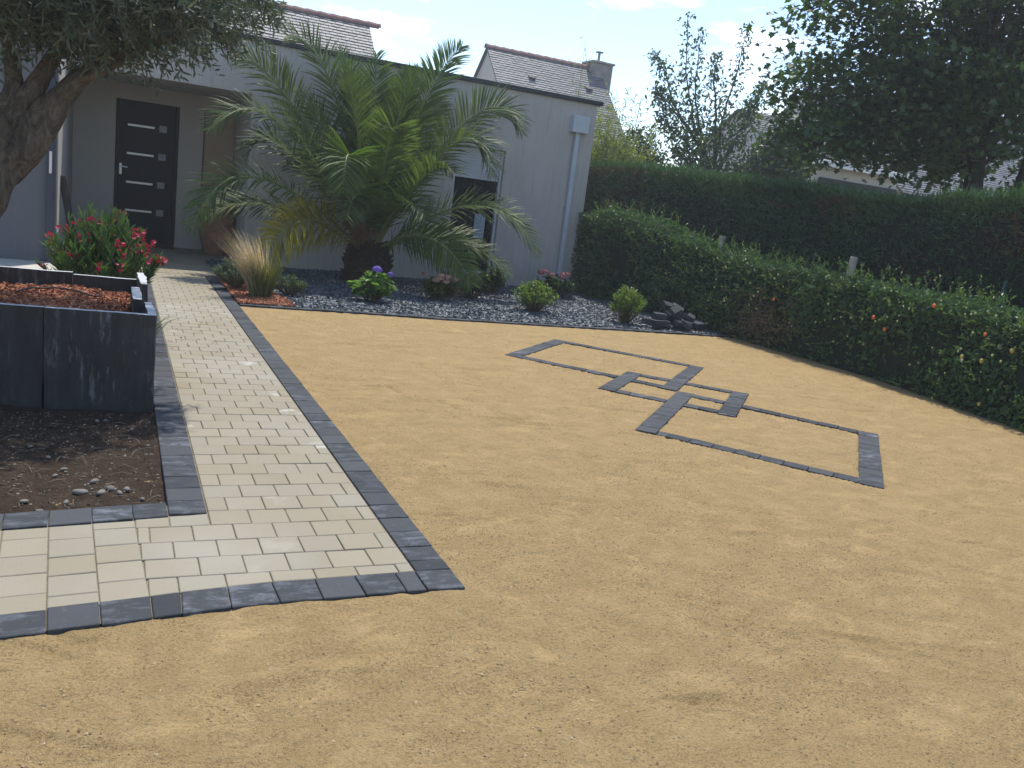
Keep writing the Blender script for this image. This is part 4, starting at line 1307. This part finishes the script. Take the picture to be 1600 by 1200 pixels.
# ---- tall conifer hedge
TH = empty('conifer_hedge', (9.6, 9, 0), 'tall dense clipped conifer hedge behind the low leafy hedge', 'hedge')
cy_ = [0, 6, 7, 8, 9.3, 10.6, 12.2, 14.2, 16.2, 20]
cz_ = [2.3, 2.27, 2.18, 2.09, 2.12, 2.18, 2.29, 2.40, 2.42, 2.40]
cfx = lambda y: np.full_like(np.asarray(y, float), 8.82)+.04*np.sin(np.asarray(y)*1.3); ctz = lambda y: np.interp(y, cy_, cz_)
hedge_core(0, 20, cfx, ctz, 1.3, .08, plain('conifer_dark_core', (.012, .015, .010), .95, .4, 10), TH, seed=8)
n = 62000
P_, N_ = hedge_surface(n, 3.5, 18, cfx, ctz, .9, 97, .13)
k = P_[:, 2] > .75; P_, N_ = P_[k], N_[k]; n = len(P_)
P_ = P_-N_*rng.random((n, 1))*.14
spr = rng.normal(size=(n, 3))*.5
D_ = unit(N_*.65+spr+np.array([0, 0, .25]))
mb = MB()
brown = fbm(P_[:, 1]*.9, P_[:, 2]*1.6, 120, 3) > .10
brown &= rng.random(n) < .6
for sel_, lst in ((~brown, 0), (brown, 1)):
    p, d, nn = P_[sel_], D_[sel_], N_[sel_]
    for k in range(2):
        kites(mb, p, unit(d+rv(len(p))*.35), rv(len(p)), rng.uniform(.05, .12, len(p)), rng.uniform(.010, .020, len(p)), lst)
CG = leafmat('conifer_spray', [(0.037, 0.074, 0.037), (0.059, 0.109, 0.050), (0.087, 0.146, 0.062)], .65, .15, spec=.2)
CB = leafmat('conifer_brown', [(0.099, 0.066, 0.045), (0.143, 0.096, 0.063), (0.075, 0.078, 0.045)], .75, .15, spec=.2)
mb.build('foliage', None, TH, mats=[CG, CB])
# feathery top shoots
q = 5200
y = rng.uniform(4, 17.5, q); x = rng.uniform(8.8, 10.0, q)
P_ = np.stack([x, y, ctz(y)-.04+fbm(y*1.6, x*2, 97, 3)*.2], -1)
mb = MB()
for k in range(3):
    kites(mb, P_, unit(np.array([0, 0, 1.])+rv(q)*.75), rv(q), rng.uniform(.08, .22, q), .018)
mb.build('top_shoots', leafmat('conifer_shoot', [(0.034, 0.075, 0.029), (0.055, 0.111, 0.039), (0.078, 0.143, 0.052)], .6, .2), TH)

# ---- olive tree
OT = empty('olive_tree', (-.95, 6.35, .42), 'old gnarled olive tree growing out of the slate planter', 'tree')
OB = bark_mat('olive_bark', (.075, .060, .046), (.33, .27, .21), 13, .45)
def gnarl(pts, rads, n=16, name='trunk', sd=0, amp=.16):
    pts = np.array(pts, float); m = len(pts)*7
    t = np.linspace(0, len(pts)-1, m)
    C = np.stack([np.interp(t, range(len(pts)), pts[:, k]) for k in range(3)], -1); R_ = np.interp(t, range(len(rads)), rads)
    for _ in range(5): C[1:-1] = (C[:-2]+2*C[1:-1]+C[2:])/4
    mb = MB(); mb.tube(C, R_, n)
    V = mb.V[0].reshape(m, n, 3)
    for i in range(m):
        for j in range(n):
            a = j/n*6.283
            e = amp*(math.sin(2*a+i*.22+sd)*.5+math.sin(3*a-i*.31+1.7*sd)*.45+math.sin(5*a+i*.13)*.25)+float(fbm(np.array(j*.9+sd), np.array(i*.35), 140+sd, 3))*.35
            V[i, j] = C[i]+(V[i, j]-C[i])*(1+e)
    mb.V[0] = V.reshape(-1, 3)
    return mb.build(name, OB, OT, smooth=True)
gnarl([(-1.06, 6.34, .35), (-.97, 6.33, .62), (-.83, 6.33, .92), (-.71, 6.35, 1.22), (-.66, 6.38, 1.50), (-.60, 6.40, 1.66)], [.22, .165, .135, .13, .125, .075], 18, 'trunk', 1, .2)
gnarl([(-.72, 6.36, 1.18), (-.52, 6.35, 1.40), (-.40, 6.34, 1.62), (-.26, 6.32, 1.84), (-.12, 6.30, 1.96)], [.12, .11, .085, .065, .045], 14, 'limb', 2, .22)
gnarl([(-.66, 6.38, 1.42), (-.54, 6.39, 1.66), (-.42, 6.41, 1.90), (-.32, 6.39, 2.12)], [.10, .07, .05, .035], 10, 'limb', 3)
gnarl([(-.66, 6.40, 1.48), (-.60, 6.44, 1.75), (-.66, 6.50, 2.05)], [.08, .055, .035], 10, 'limb', 4)
gnarl([(-.72, 6.40, 1.45), (-.90, 6.52, 1.68), (-1.12, 6.64, 1.92)], [.09, .06, .035], 10, 'limb', 5)
gnarl([(-.46, 6.36, 1.60), (-.30, 6.28, 1.80), (-.10, 6.2, 1.90), (.08, 6.14, 2.05)], [.035, .03, .024, .012], 8, 'limb', 6, .08)
gnarl([(-.20, 6.31, 1.90), (.1, 6.2, 2.08), (.4, 6.05, 2.22)], [.04, .028, .012], 8, 'limb', 7, .08)
OLV = leafmat('olive_leaf', [(0.047, 0.068, 0.042), (0.070, 0.096, 0.060), (0.104, 0.133, 0.086), (0.156, 0.176, 0.130)], .5, .22, (1.2, 1.3, .9))
mb = MB(); ms = MB()
nt = 2700
cc = np.array([-.45, 6.22, 2.52]); rr_ = np.array([1.30, 1.0, .52])
for k in range(nt):
    d = rv(1)[0]; q = rng.random()**.42
    c = cc+d*rr_*q
    if c[2] < 2.05: c[2] = 2.05+rng.random()*.2
    if fbm(np.array(c[0]*2.2+3), np.array(c[1]*2.2+c[2]*2), 160, 2) < -.16: continue
    td = unit((d*np.array([1, 1, .4])+rng.normal(size=3)*.55+np.array([0, 0, -.15]))[None])[0]
    L = rng.uniform(.12, .26); nl = 18
    s = np.linspace(.05, 1, nl)[:, None]
    pts = c+td*L*s+np.array([0, 0, -1.])*(.06*s**2)
    sd_ = unit(np.cross(td, rv(1)[0])[None])[0]; s2 = np.cross(td, sd_)
    sg = np.where(np.arange(nl) % 2 == 0, 1, -1)[:, None]
    alt = np.where((np.arange(nl)//2) % 2 == 0, 1, 0)[:, None]
    D = unit(td*.75+sg*(sd_*alt+s2*(1-alt))*.9+rng.normal(size=(nl, 3))*.15)
    leaves(mb, pts, D, rv(nl), rng.uniform(.045, .075, nl), .013, .1)
    if k % 2 == 0: ms.tube([c, c+td*L*.5-np.array([0, 0, .015]), c+td*L-np.array([0, 0, .06])], [.003, .0022, .0012], 4)
mb.build('crown', OLV, OT)
ms.build('twigs', plain('olive_twig', (.20, .18, .14), .9, .2, 20), OT)

# ---- background trees
def maple():
    T = empty('maple_tree', (11.66, 9.4, 0), 'large dark broad-leaved tree rising behind the conifer hedge', 'tree')
    bm = bark_mat('maple_bark', (.030, .025, .020), (.075, .062, .050), 7, .3)
    mb = MB()
    tree_tube(mb, [(11.62, 9.25, 0), (11.66, 9.40, 2.4), (11.72, 9.55, 3.4), (11.78, 9.7, 4.3), (11.8, 9.9, 5.6)], .17, .05, 10, .01)
    mb.build('trunk', bm, T, smooth=True)
    mb = MB(); ml = MB()
    r_ = np.array([.907, -.402, .10]); f_ = np.array([.42, .885, 0]); u_ = np.array([0, 0, 1.])
    c0 = np.array([11.75, 9.75, 4.75])
    for k in range(560):
        d = rv(1)[0]; q = rng.random()**.45
        a, b_, z_ = d*q*np.array([3.1, 1.9, 2.35])
        if k > 400: a, b_, z_ = rng.uniform(-2.9, .4), rng.uniform(-1.2, 1.2), rng.uniform(-1.9, -.5)
        c = c0+r_*a+f_*b_+u_*z_
        lim = 2.62 + max(0, (-a-1.9))*.15
        if c[2] < lim: c[2] = lim+rng.random()*.5
        if k % 4 == 0:
            st = np.array([11.7, 9.55, rng.uniform(2.6, 4.6)])
            tree_tube(mb, [st, (st+c)/2+np.array([0, 0, .12])+rng.normal(size=3)*.12, c], .03, .006, 5, .0, 8)
        nl = 46
        p = c+rng.normal(size=(nl, 3))*np.array([.21, .21, .12])
        D = unit(rng.normal(size=(nl, 3))*np.array([1, 1, .35])+np.array([0, 0, -.45])+d*.4)
        N = unit(np.array([0, 0, 1.])+rng.normal(size=(nl, 3))*.45)
        lobed(ml, p, D, N, rng.uniform(.07, .125, nl))
    mb.tube([(12.1, 9.2, 0), (12.2, 9.2, 1.5), (12.45, 9.2, 3.2), (12.6, 9.3, 4.4)], [.10, .085, .06, .03], 8)
    mb.build('limbs', bm, T)
    ml.build('crown', leafmat('maple_leaf', [(0.031, 0.059, 0.021), (0.050, 0.090, 0.028), (0.077, 0.126, 0.036)], .5, .28), T)
maple()
def pear():
    T = empty('pear_tree', (12.75, 17.4, 0), 'young fruit tree with long upright shoots against the sky', 'tree')
    S_ = [[(12.73,17.41,2.68),(12.35,17.83,3.74),(12.14,18.19,4.89),(12.14,18.51,6.30)], [(12.73,17.41,2.68),(12.50,17.73,3.61),(12.33,18.04,4.62),(12.43,18.30,5.97)], [(12.65,17.53,3.04),(11.85,18.18,4.26),(11.69,18.42,4.98),(11.41,18.63,5.31)],
          [(12.80,17.41,2.83),(12.96,17.62,4.12),(13.21,17.71,5.04),(13.43,17.89,6.25)], [(12.58,17.59,3.18),(12.00,18.05,3.99),(11.64,18.31,4.38),(11.54,18.39,4.52)], [(12.79,17.43,2.91),(12.83,17.68,4.10),(12.73,17.93,4.97),(12.81,18.01,5.50)],
          [(12.86,17.38,2.84),(13.39,17.37,3.88),(13.71,17.39,4.66),(13.84,17.40,4.98)], [(12.66,17.48,2.82),(12.16,17.85,3.41),(11.80,18.07,3.66),(11.59,18.23,3.93)], [(12.87,17.37,2.77),(13.26,17.36,3.56),(13.45,17.41,4.18),(13.58,17.42,4.50)],
          [(12.8,17.4,2.5),(13.6,17.2,3.1),(14.2,17.0,3.9),(14.4,17.0,4.5)], [(12.7,17.4,2.4),(12.2,17.6,2.9),(11.9,17.8,3.2)], [(12.8,17.4,2.3),(13.5,17.3,2.8),(14.3,17.0,3.2)]]
    mb = MB(); ml = MB()
    tree_tube(mb, [(12.75, 17.4, 0), (12.77, 17.4, 1.5), (12.75, 17.4, 2.7)], .12, .09, 8)
    mb.build('trunk', bark_mat('pear_bark', (.035, .03, .025), (.09, .075, .06), 9, .3), T, smooth=True)
    mb = MB()
    for s in S_:
        C = tree_tube(mb, s, .035, .006, 6, .012, 22)
        for i in range(3, len(C)):
            f = i/len(C)
            nl = int(32*(1-.5*f))
            p = C[i]+rng.normal(size=(nl, 3))*(.20*(1-f)+.055)
            leaves(ml, p, unit(rv(nl)+np.array([0, 0, -.2])), rv(nl), rng.uniform(.07, .125, nl), rng.uniform(.035, .06, nl), .2, .2)
    q = 2400
    p = np.array([12.9, 17.4, 2.9])+rng.normal(size=(q, 3))*np.array([.8, .45, .42])
    k = fbm(p[:, 0]*2.2, p[:, 2]*2.2, 171, 2) > -.05
    p = p[k]; q = len(p)
    leaves(ml, p, rv(q), rv(q), rng.uniform(.07, .12, q), .05, .2, .2)
    mb.build('branches', plain('pear_branch', (.06, .05, .04), .9, .2, 9), T)
    ml.build('crown', leafmat('pear_leaf', [(0.036, 0.066, 0.026), (0.060, 0.096, 0.036), (0.096, 0.132, 0.046)], .45, .3), T)
pear()
def bamboo(name, label, cx, cy, n, h, spread, lean, mat, seed_z=0, lf=80, L=.12):
    T = empty(name, (cx, cy, 0), label, 'bamboo')
    mb = MB(); ml = MB()
    for k in range(n):
        b0 = np.array([cx+rng.normal()*spread*.5, cy+rng.normal()*spread*.5, 0])
        hh = h*rng.uniform(.6, 1.0) if n > 1 else h
        tp = b0+np.array([rng.normal()*spread+lean, rng.normal()*spread, hh])
        mid = (b0+tp)/2+np.array([-lean*.3, 0, .2])
        C = tree_tube(mb, [b0, mid, tp], .011, .003, 5, 0, 14)
        s = rng.uniform(.5, 1.0, lf); idx = (s*(len(C)-1)).astype(int)
        p = C[idx]+rng.normal(size=(lf, 3))*.14
        leaves(ml, p, unit(rv(lf)+np.array([0, 0, -.35])), rv(lf), rng.uniform(.6, 1.1, lf)*L, L*.14, .1, .2)
    mb.build('canes', plain(name+'_cane', (.16, .17, .07), .5, .2, 9), T)
    ml.build('foliage', mat, T)
BAM = leafmat('bamboo_leaf', [(.12, .145, .035), (.18, .20, .05), (.25, .25, .08)], .5, .4)
BAM2 = leafmat('bamboo_leaf_pale', [(.13, .15, .08), (.18, .20, .11), (.22, .23, .15)], .5, .4)
bamboo('bamboo', 'yellow-green bamboo clump rising behind the house corner', 9.75, 17.2, 30, 4.2, .42, .0, BAM, lf=170, L=.15)
bamboo('bamboo', 'single tall thin bamboo cane standing against the slate roof', 8.95, 17.4, 1, 5.05, .02, .0, BAM2, lf=110, L=.14)
bamboo('bamboo', 'wispy pale bamboo bending right of the chimney', 11.0, 18.6, 9, 4.6, .38, .35, BAM2, lf=110, L=.14)
bamboo('bamboo', 'low bamboo tips showing above the flat roof edge', 7.1, 20.9, 4, 4.25, .3, .0, BAM, lf=70)
def bush(name, label, c, r, n, mat, L, W):
    T = empty(name, (c[0], c[1], 0), label, 'shrub')
    mb = MB(); mb.tube([(c[0], c[1], 0), (c[0]+.05, c[1], c[2]*.5), (c[0], c[1], c[2])], [.06, .05, .02], 7)
    for k in range(14):
        e = np.array(c)+rv(1)[0]*np.array(r)*.7
        mb.tube([(c[0], c[1], c[2]*.55), (np.array(c)+e)/2, e], [.025, .015, .006], 5)
    mb.build('stems', plain(name+'_wood', (.06, .05, .04), .9, .2, 9), T)
    ml = MB()
    d = rv(n); q = rng.random(n)**.4
    p = np.array(c)+d*np.array(r)*q[:, None]
    k = fbm(p[:, 0]*1.9+p[:, 1], p[:, 2]*2.2, 181, 3) > -.07
    p = p[k]; n = len(p)
    leaves(ml, p, rv(n), rv(n), rng.uniform(.7, 1.1, n)*L, W, .2, .2)
    ml.build('crown', mat, T)
bush('garden_bush', 'dark evergreen bush between the bamboo and the fruit tree', (11.4, 18.6, 2.9), (.75, .5, .75), 3800, leafmat('bush_leaf', [(.022, .040, .016), (.04, .066, .024), (.065, .09, .032)], .45, .25), .10, .045)
bush('garden_bush', 'yellowish bush above the hedge beside the house corner', (10.2, 17.6, 2.5), (.8, .5, .7), 3600, leafmat('bush_leaf_light', [(.06, .085, .025), (.10, .125, .035), (.15, .165, .055)], .45, .3), .08, .035)
bush('garden_bush', 'leafy bush right of the fruit tree below the slate roof', (14.6, 17.2, 3.2), (.9, .6, .9), 4200, leafmat('bush_leaf_mid', [(.03, .055, .02), (.05, .08, .028), (.08, .11, .036)], .45, .3), .11, .06)

# ---- neighbouring houses
def slate_roof(parent, x0, x1, ye, ze, yr, zr, name='slates', w_=.23, g=.135):
    """overlapping slates on the slope from eave (ye,ze) to ridge (yr,zr)"""
    e, r = np.array([ye, ze]), np.array([yr, zr]); L = np.linalg.norm(r-e); d = (r-e)/L; nn = np.array([-d[1], d[0]])
    mb = MB(); rows = int(L/g)+1
    Vv = []
    for i in range(rows):
        s0, s1 = i*g, min(i*g+g*1.12, L)
        off = (w_/2 if i % 2 else 0)
        x = x0-off
        while x < x1:
            a, b_ = max(x, x0), min(x+w_-.012, x1)
            if b_-a > .03:
                t = .018+rng.random()*.010
                lo = e+d*s0+nn*t; lb = e+d*s0; hi = e+d*s1+nn*.002
                Vv.append([(a, lb[0], lb[1]), (b_, lb[0], lb[1]), (b_, lo[0], lo[1]), (a, lo[0], lo[1]), (b_, hi[0], hi[1]), (a, hi[0], hi[1])])
            x += w_
    Vv = np.array(Vv).reshape(-1, 3); n = len(Vv)//6
    b = np.arange(n)[:, None, None]*6
    mb.add(Vv, (b+np.array([[(0, 1, 2, 3), (3, 2, 4, 5)]])).reshape(-1, 4))
    return mb.build(name, SLATES, parent, kind='stuff')
def gable_house(name, label, x0, x1, ye, yr, ze, zr, wall, ridge=True, loc=None):
    T = empty(name, ((x0+x1)/2, ye+.4, 0), label, 'house')
    yb = 2*yr-ye
    mb = MB()
    k = .35
    V = []
    a, b_ = x0+.12, x1-.12
    sl_ = (zr-ze)/(yr-ye)
    zw = ze+sl_*k-.06
    for x in (a, b_): V += [(x, ye+k, 0), (x, yb-k, 0), (x, yb-k, zw), (x, yr, zr-.06), (x, ye+k, zw)]
    mb.add(V, [(0, 1, 2, 3, 4), (9, 8, 7, 6, 5), (0, 4, 9, 5), (1, 6, 7, 2)])
    mb.build('wall', wall, T)
    mb = MB()
    for (ya, za, yb_, zb) in ((ye, ze, yr, zr), (yb, ze, yr, zr)):
        d = np.array([yb_-ya, zb-za]); d /= np.linalg.norm(d); nn = np.array([-d[1], d[0]])
        if nn[1] < 0: nn = -nn
        o_ = nn*.05
        V = [(x0, ya, za-.01), (x1, ya, za-.01), (x1, yb_, zb-.01), (x0, yb_, zb-.01), (x0, ya-o_[0], za-.01-o_[1]), (x1, ya-o_[0], za-.01-o_[1]), (x1, yb_, zb-.01-o_[1]), (x0, yb_, zb-.01-o_[1])]
        mb.add(V, [(0, 1, 2, 3), (7, 6, 5, 4), (0, 4, 5, 1), (1, 5, 6, 2), (3, 2, 6, 7), (0, 3, 7, 4)])
    RF = mb.build('roof', plain(name+'_verge', (.10, .105, .12), .6, .1, 2), T)
    slate_roof(RF, x0, x1, ye, ze, yr, zr)
    if ridge:
        x = x0-.04
        while x < x1+.02:
            mt = MB()
            ang = np.linspace(-.25, math.pi+.25, 7)
            V = []
            for xx, rr2 in ((x, .125), (x+.30, .105), (x+.31, .118), (x+.365, .118)):
                V += [(xx, yr+rr2*math.cos(t), zr-.03+rr2*math.sin(t)) for t in ang]
            F_ = [(i*7+j, i*7+j+1, i*7+8+j, i*7+7+j) for i in range(3) for j in range(6)]
            mt.add(V, F_); mt.build('ridge_tile', RIDGE, RF)
            x += .36
    return T, RF
VENT = plain('roof_vent', (.02, .02, .022), .7)
def vent(RF, x, s, ye, ze, yr, zr):
    d = np.array([yr-ye, zr-ze]); p = np.array([ye, ze])+d*s; d /= np.linalg.norm(d); nn = np.array([-d[1], d[0]])
    mb = MB(); V = []
    for xx in (x-.13, x+.13):
        for a, b_ in ((-.10, .0), (.12, .0), (.12, .02), (-.10, .10)):
            q = p+d*a+nn*b_; V.append((xx, q[0], q[1]))
    mb.add(V, [(0, 1, 2, 3), (7, 6, 5, 4), (3, 2, 6, 7), (0, 3, 7, 4), (1, 5, 6, 2)])
    mb.build('roof_vent', VENT, RF)
T, RF = gable_house('slate_roof_house', 'house with slate roof and red ridge tiles behind the palm', -2.0, 6.63, 22.0, 27.0, 1.5, 6.14, GABLE)
vent(RF, 4.95, .77, 22.0, 1.5, 27.0, 6.14)
T, RF = gable_house('slate_roof_house', 'beige gabled house with slate roof and stone chimney beyond the house corner', 12.35, 17.25, 27.0, 32.0, 2.3, 7.12, GABLE)
vent(RF, 13.9, .80, 27.0, 2.3, 32.0, 7.12); vent(RF, 16.35, .80, 27.0, 2.3, 32.0, 7.12)
mb = MB()
mb.bbox(16.72, 17.62, 31.6, 32.4, 5.0, 7.28, .02); mb.bbox(16.66, 17.68, 31.54, 32.46, 7.282, 7.36, .01)
CHN = mb.build('chimney', STONE, T)
mb = MB(); mb.bbox(16.95, 17.4, 31.8, 32.2, 7.362, 7.42, .01); mb.tube([(17.15, 32, 7.42), (17.15, 32, 7.72)], .05, 8); mb.tube([(17.15, 32, 7.74), (17.15, 32, 7.77)], .16, 10); mb.build('chimney_pot', STONE, CHN)
T, RF = gable_house('slate_roof_house', 'pale house with tall slate roof behind the big dark tree on the right', 22.3, 33.0, 20.4, 25.5, 3.3, 7.0, GWHITE, ridge=False)
T, RF = gable_house('side_annex', 'low pale annex with slate roof half hidden by the big dark tree', 16.35, 21.55, 19.6, 21.6, 3.75, 5.0, GWHITE, ridge=False)
T['category'] = 'annex'
W3 = MB(); W3.bbox(18.45, 21.3, 19.90, 19.94, 2.3, 3.15, .01)
WN = W3.build('window', plain('far_glass', (.13, .17, .17), .2, .4, 2, .5), T)
mb = MB(); mb.bbox(18.35, 21.4, 19.86, 19.95, 3.152, 3.32, .01); mb.bbox(18.35, 18.448, 19.86, 19.95, 2.2, 3.15, .01); mb.bbox(21.302, 21.4, 19.86, 19.95, 2.2, 3.15, .01)
mb.build('window_frame', VENT, WN)
mb = MB(); mb.bbox(16.35, 21.55, 19.5, 19.59, 3.60, 3.77, .01); mb.build('fascia_board', plain('white_board', (.7, .7, .68), .6), T)

# ---- thin even haze volume, added to lift the blacks the way glare does
mb = MB(); mb.box(-125, 125, -125, 125, -1.2, 11)
hz = mb.build('haze', None, kind='stuff')
hm = bpy.data.materials.new('glare_haze'); hm.use_nodes = True
for n_ in list(hm.node_tree.nodes): hm.node_tree.nodes.remove(n_)
ho = hm.node_tree.nodes.new('ShaderNodeOutputMaterial'); hv = hm.node_tree.nodes.new('ShaderNodeVolumePrincipled')
hv.inputs['Color'].default_value = (.93, .96, 1, 1); hv.inputs['Density'].default_value = HAZE; hv.inputs['Anisotropy'].default_value = .35
hm.node_tree.links.new(hv.outputs[0], ho.inputs['Volume'])
hz.data.materials.clear(); hz.data.materials.append(hm)
tag(hz, 'thin haze volume added over the whole yard to imitate glare', 'haze')
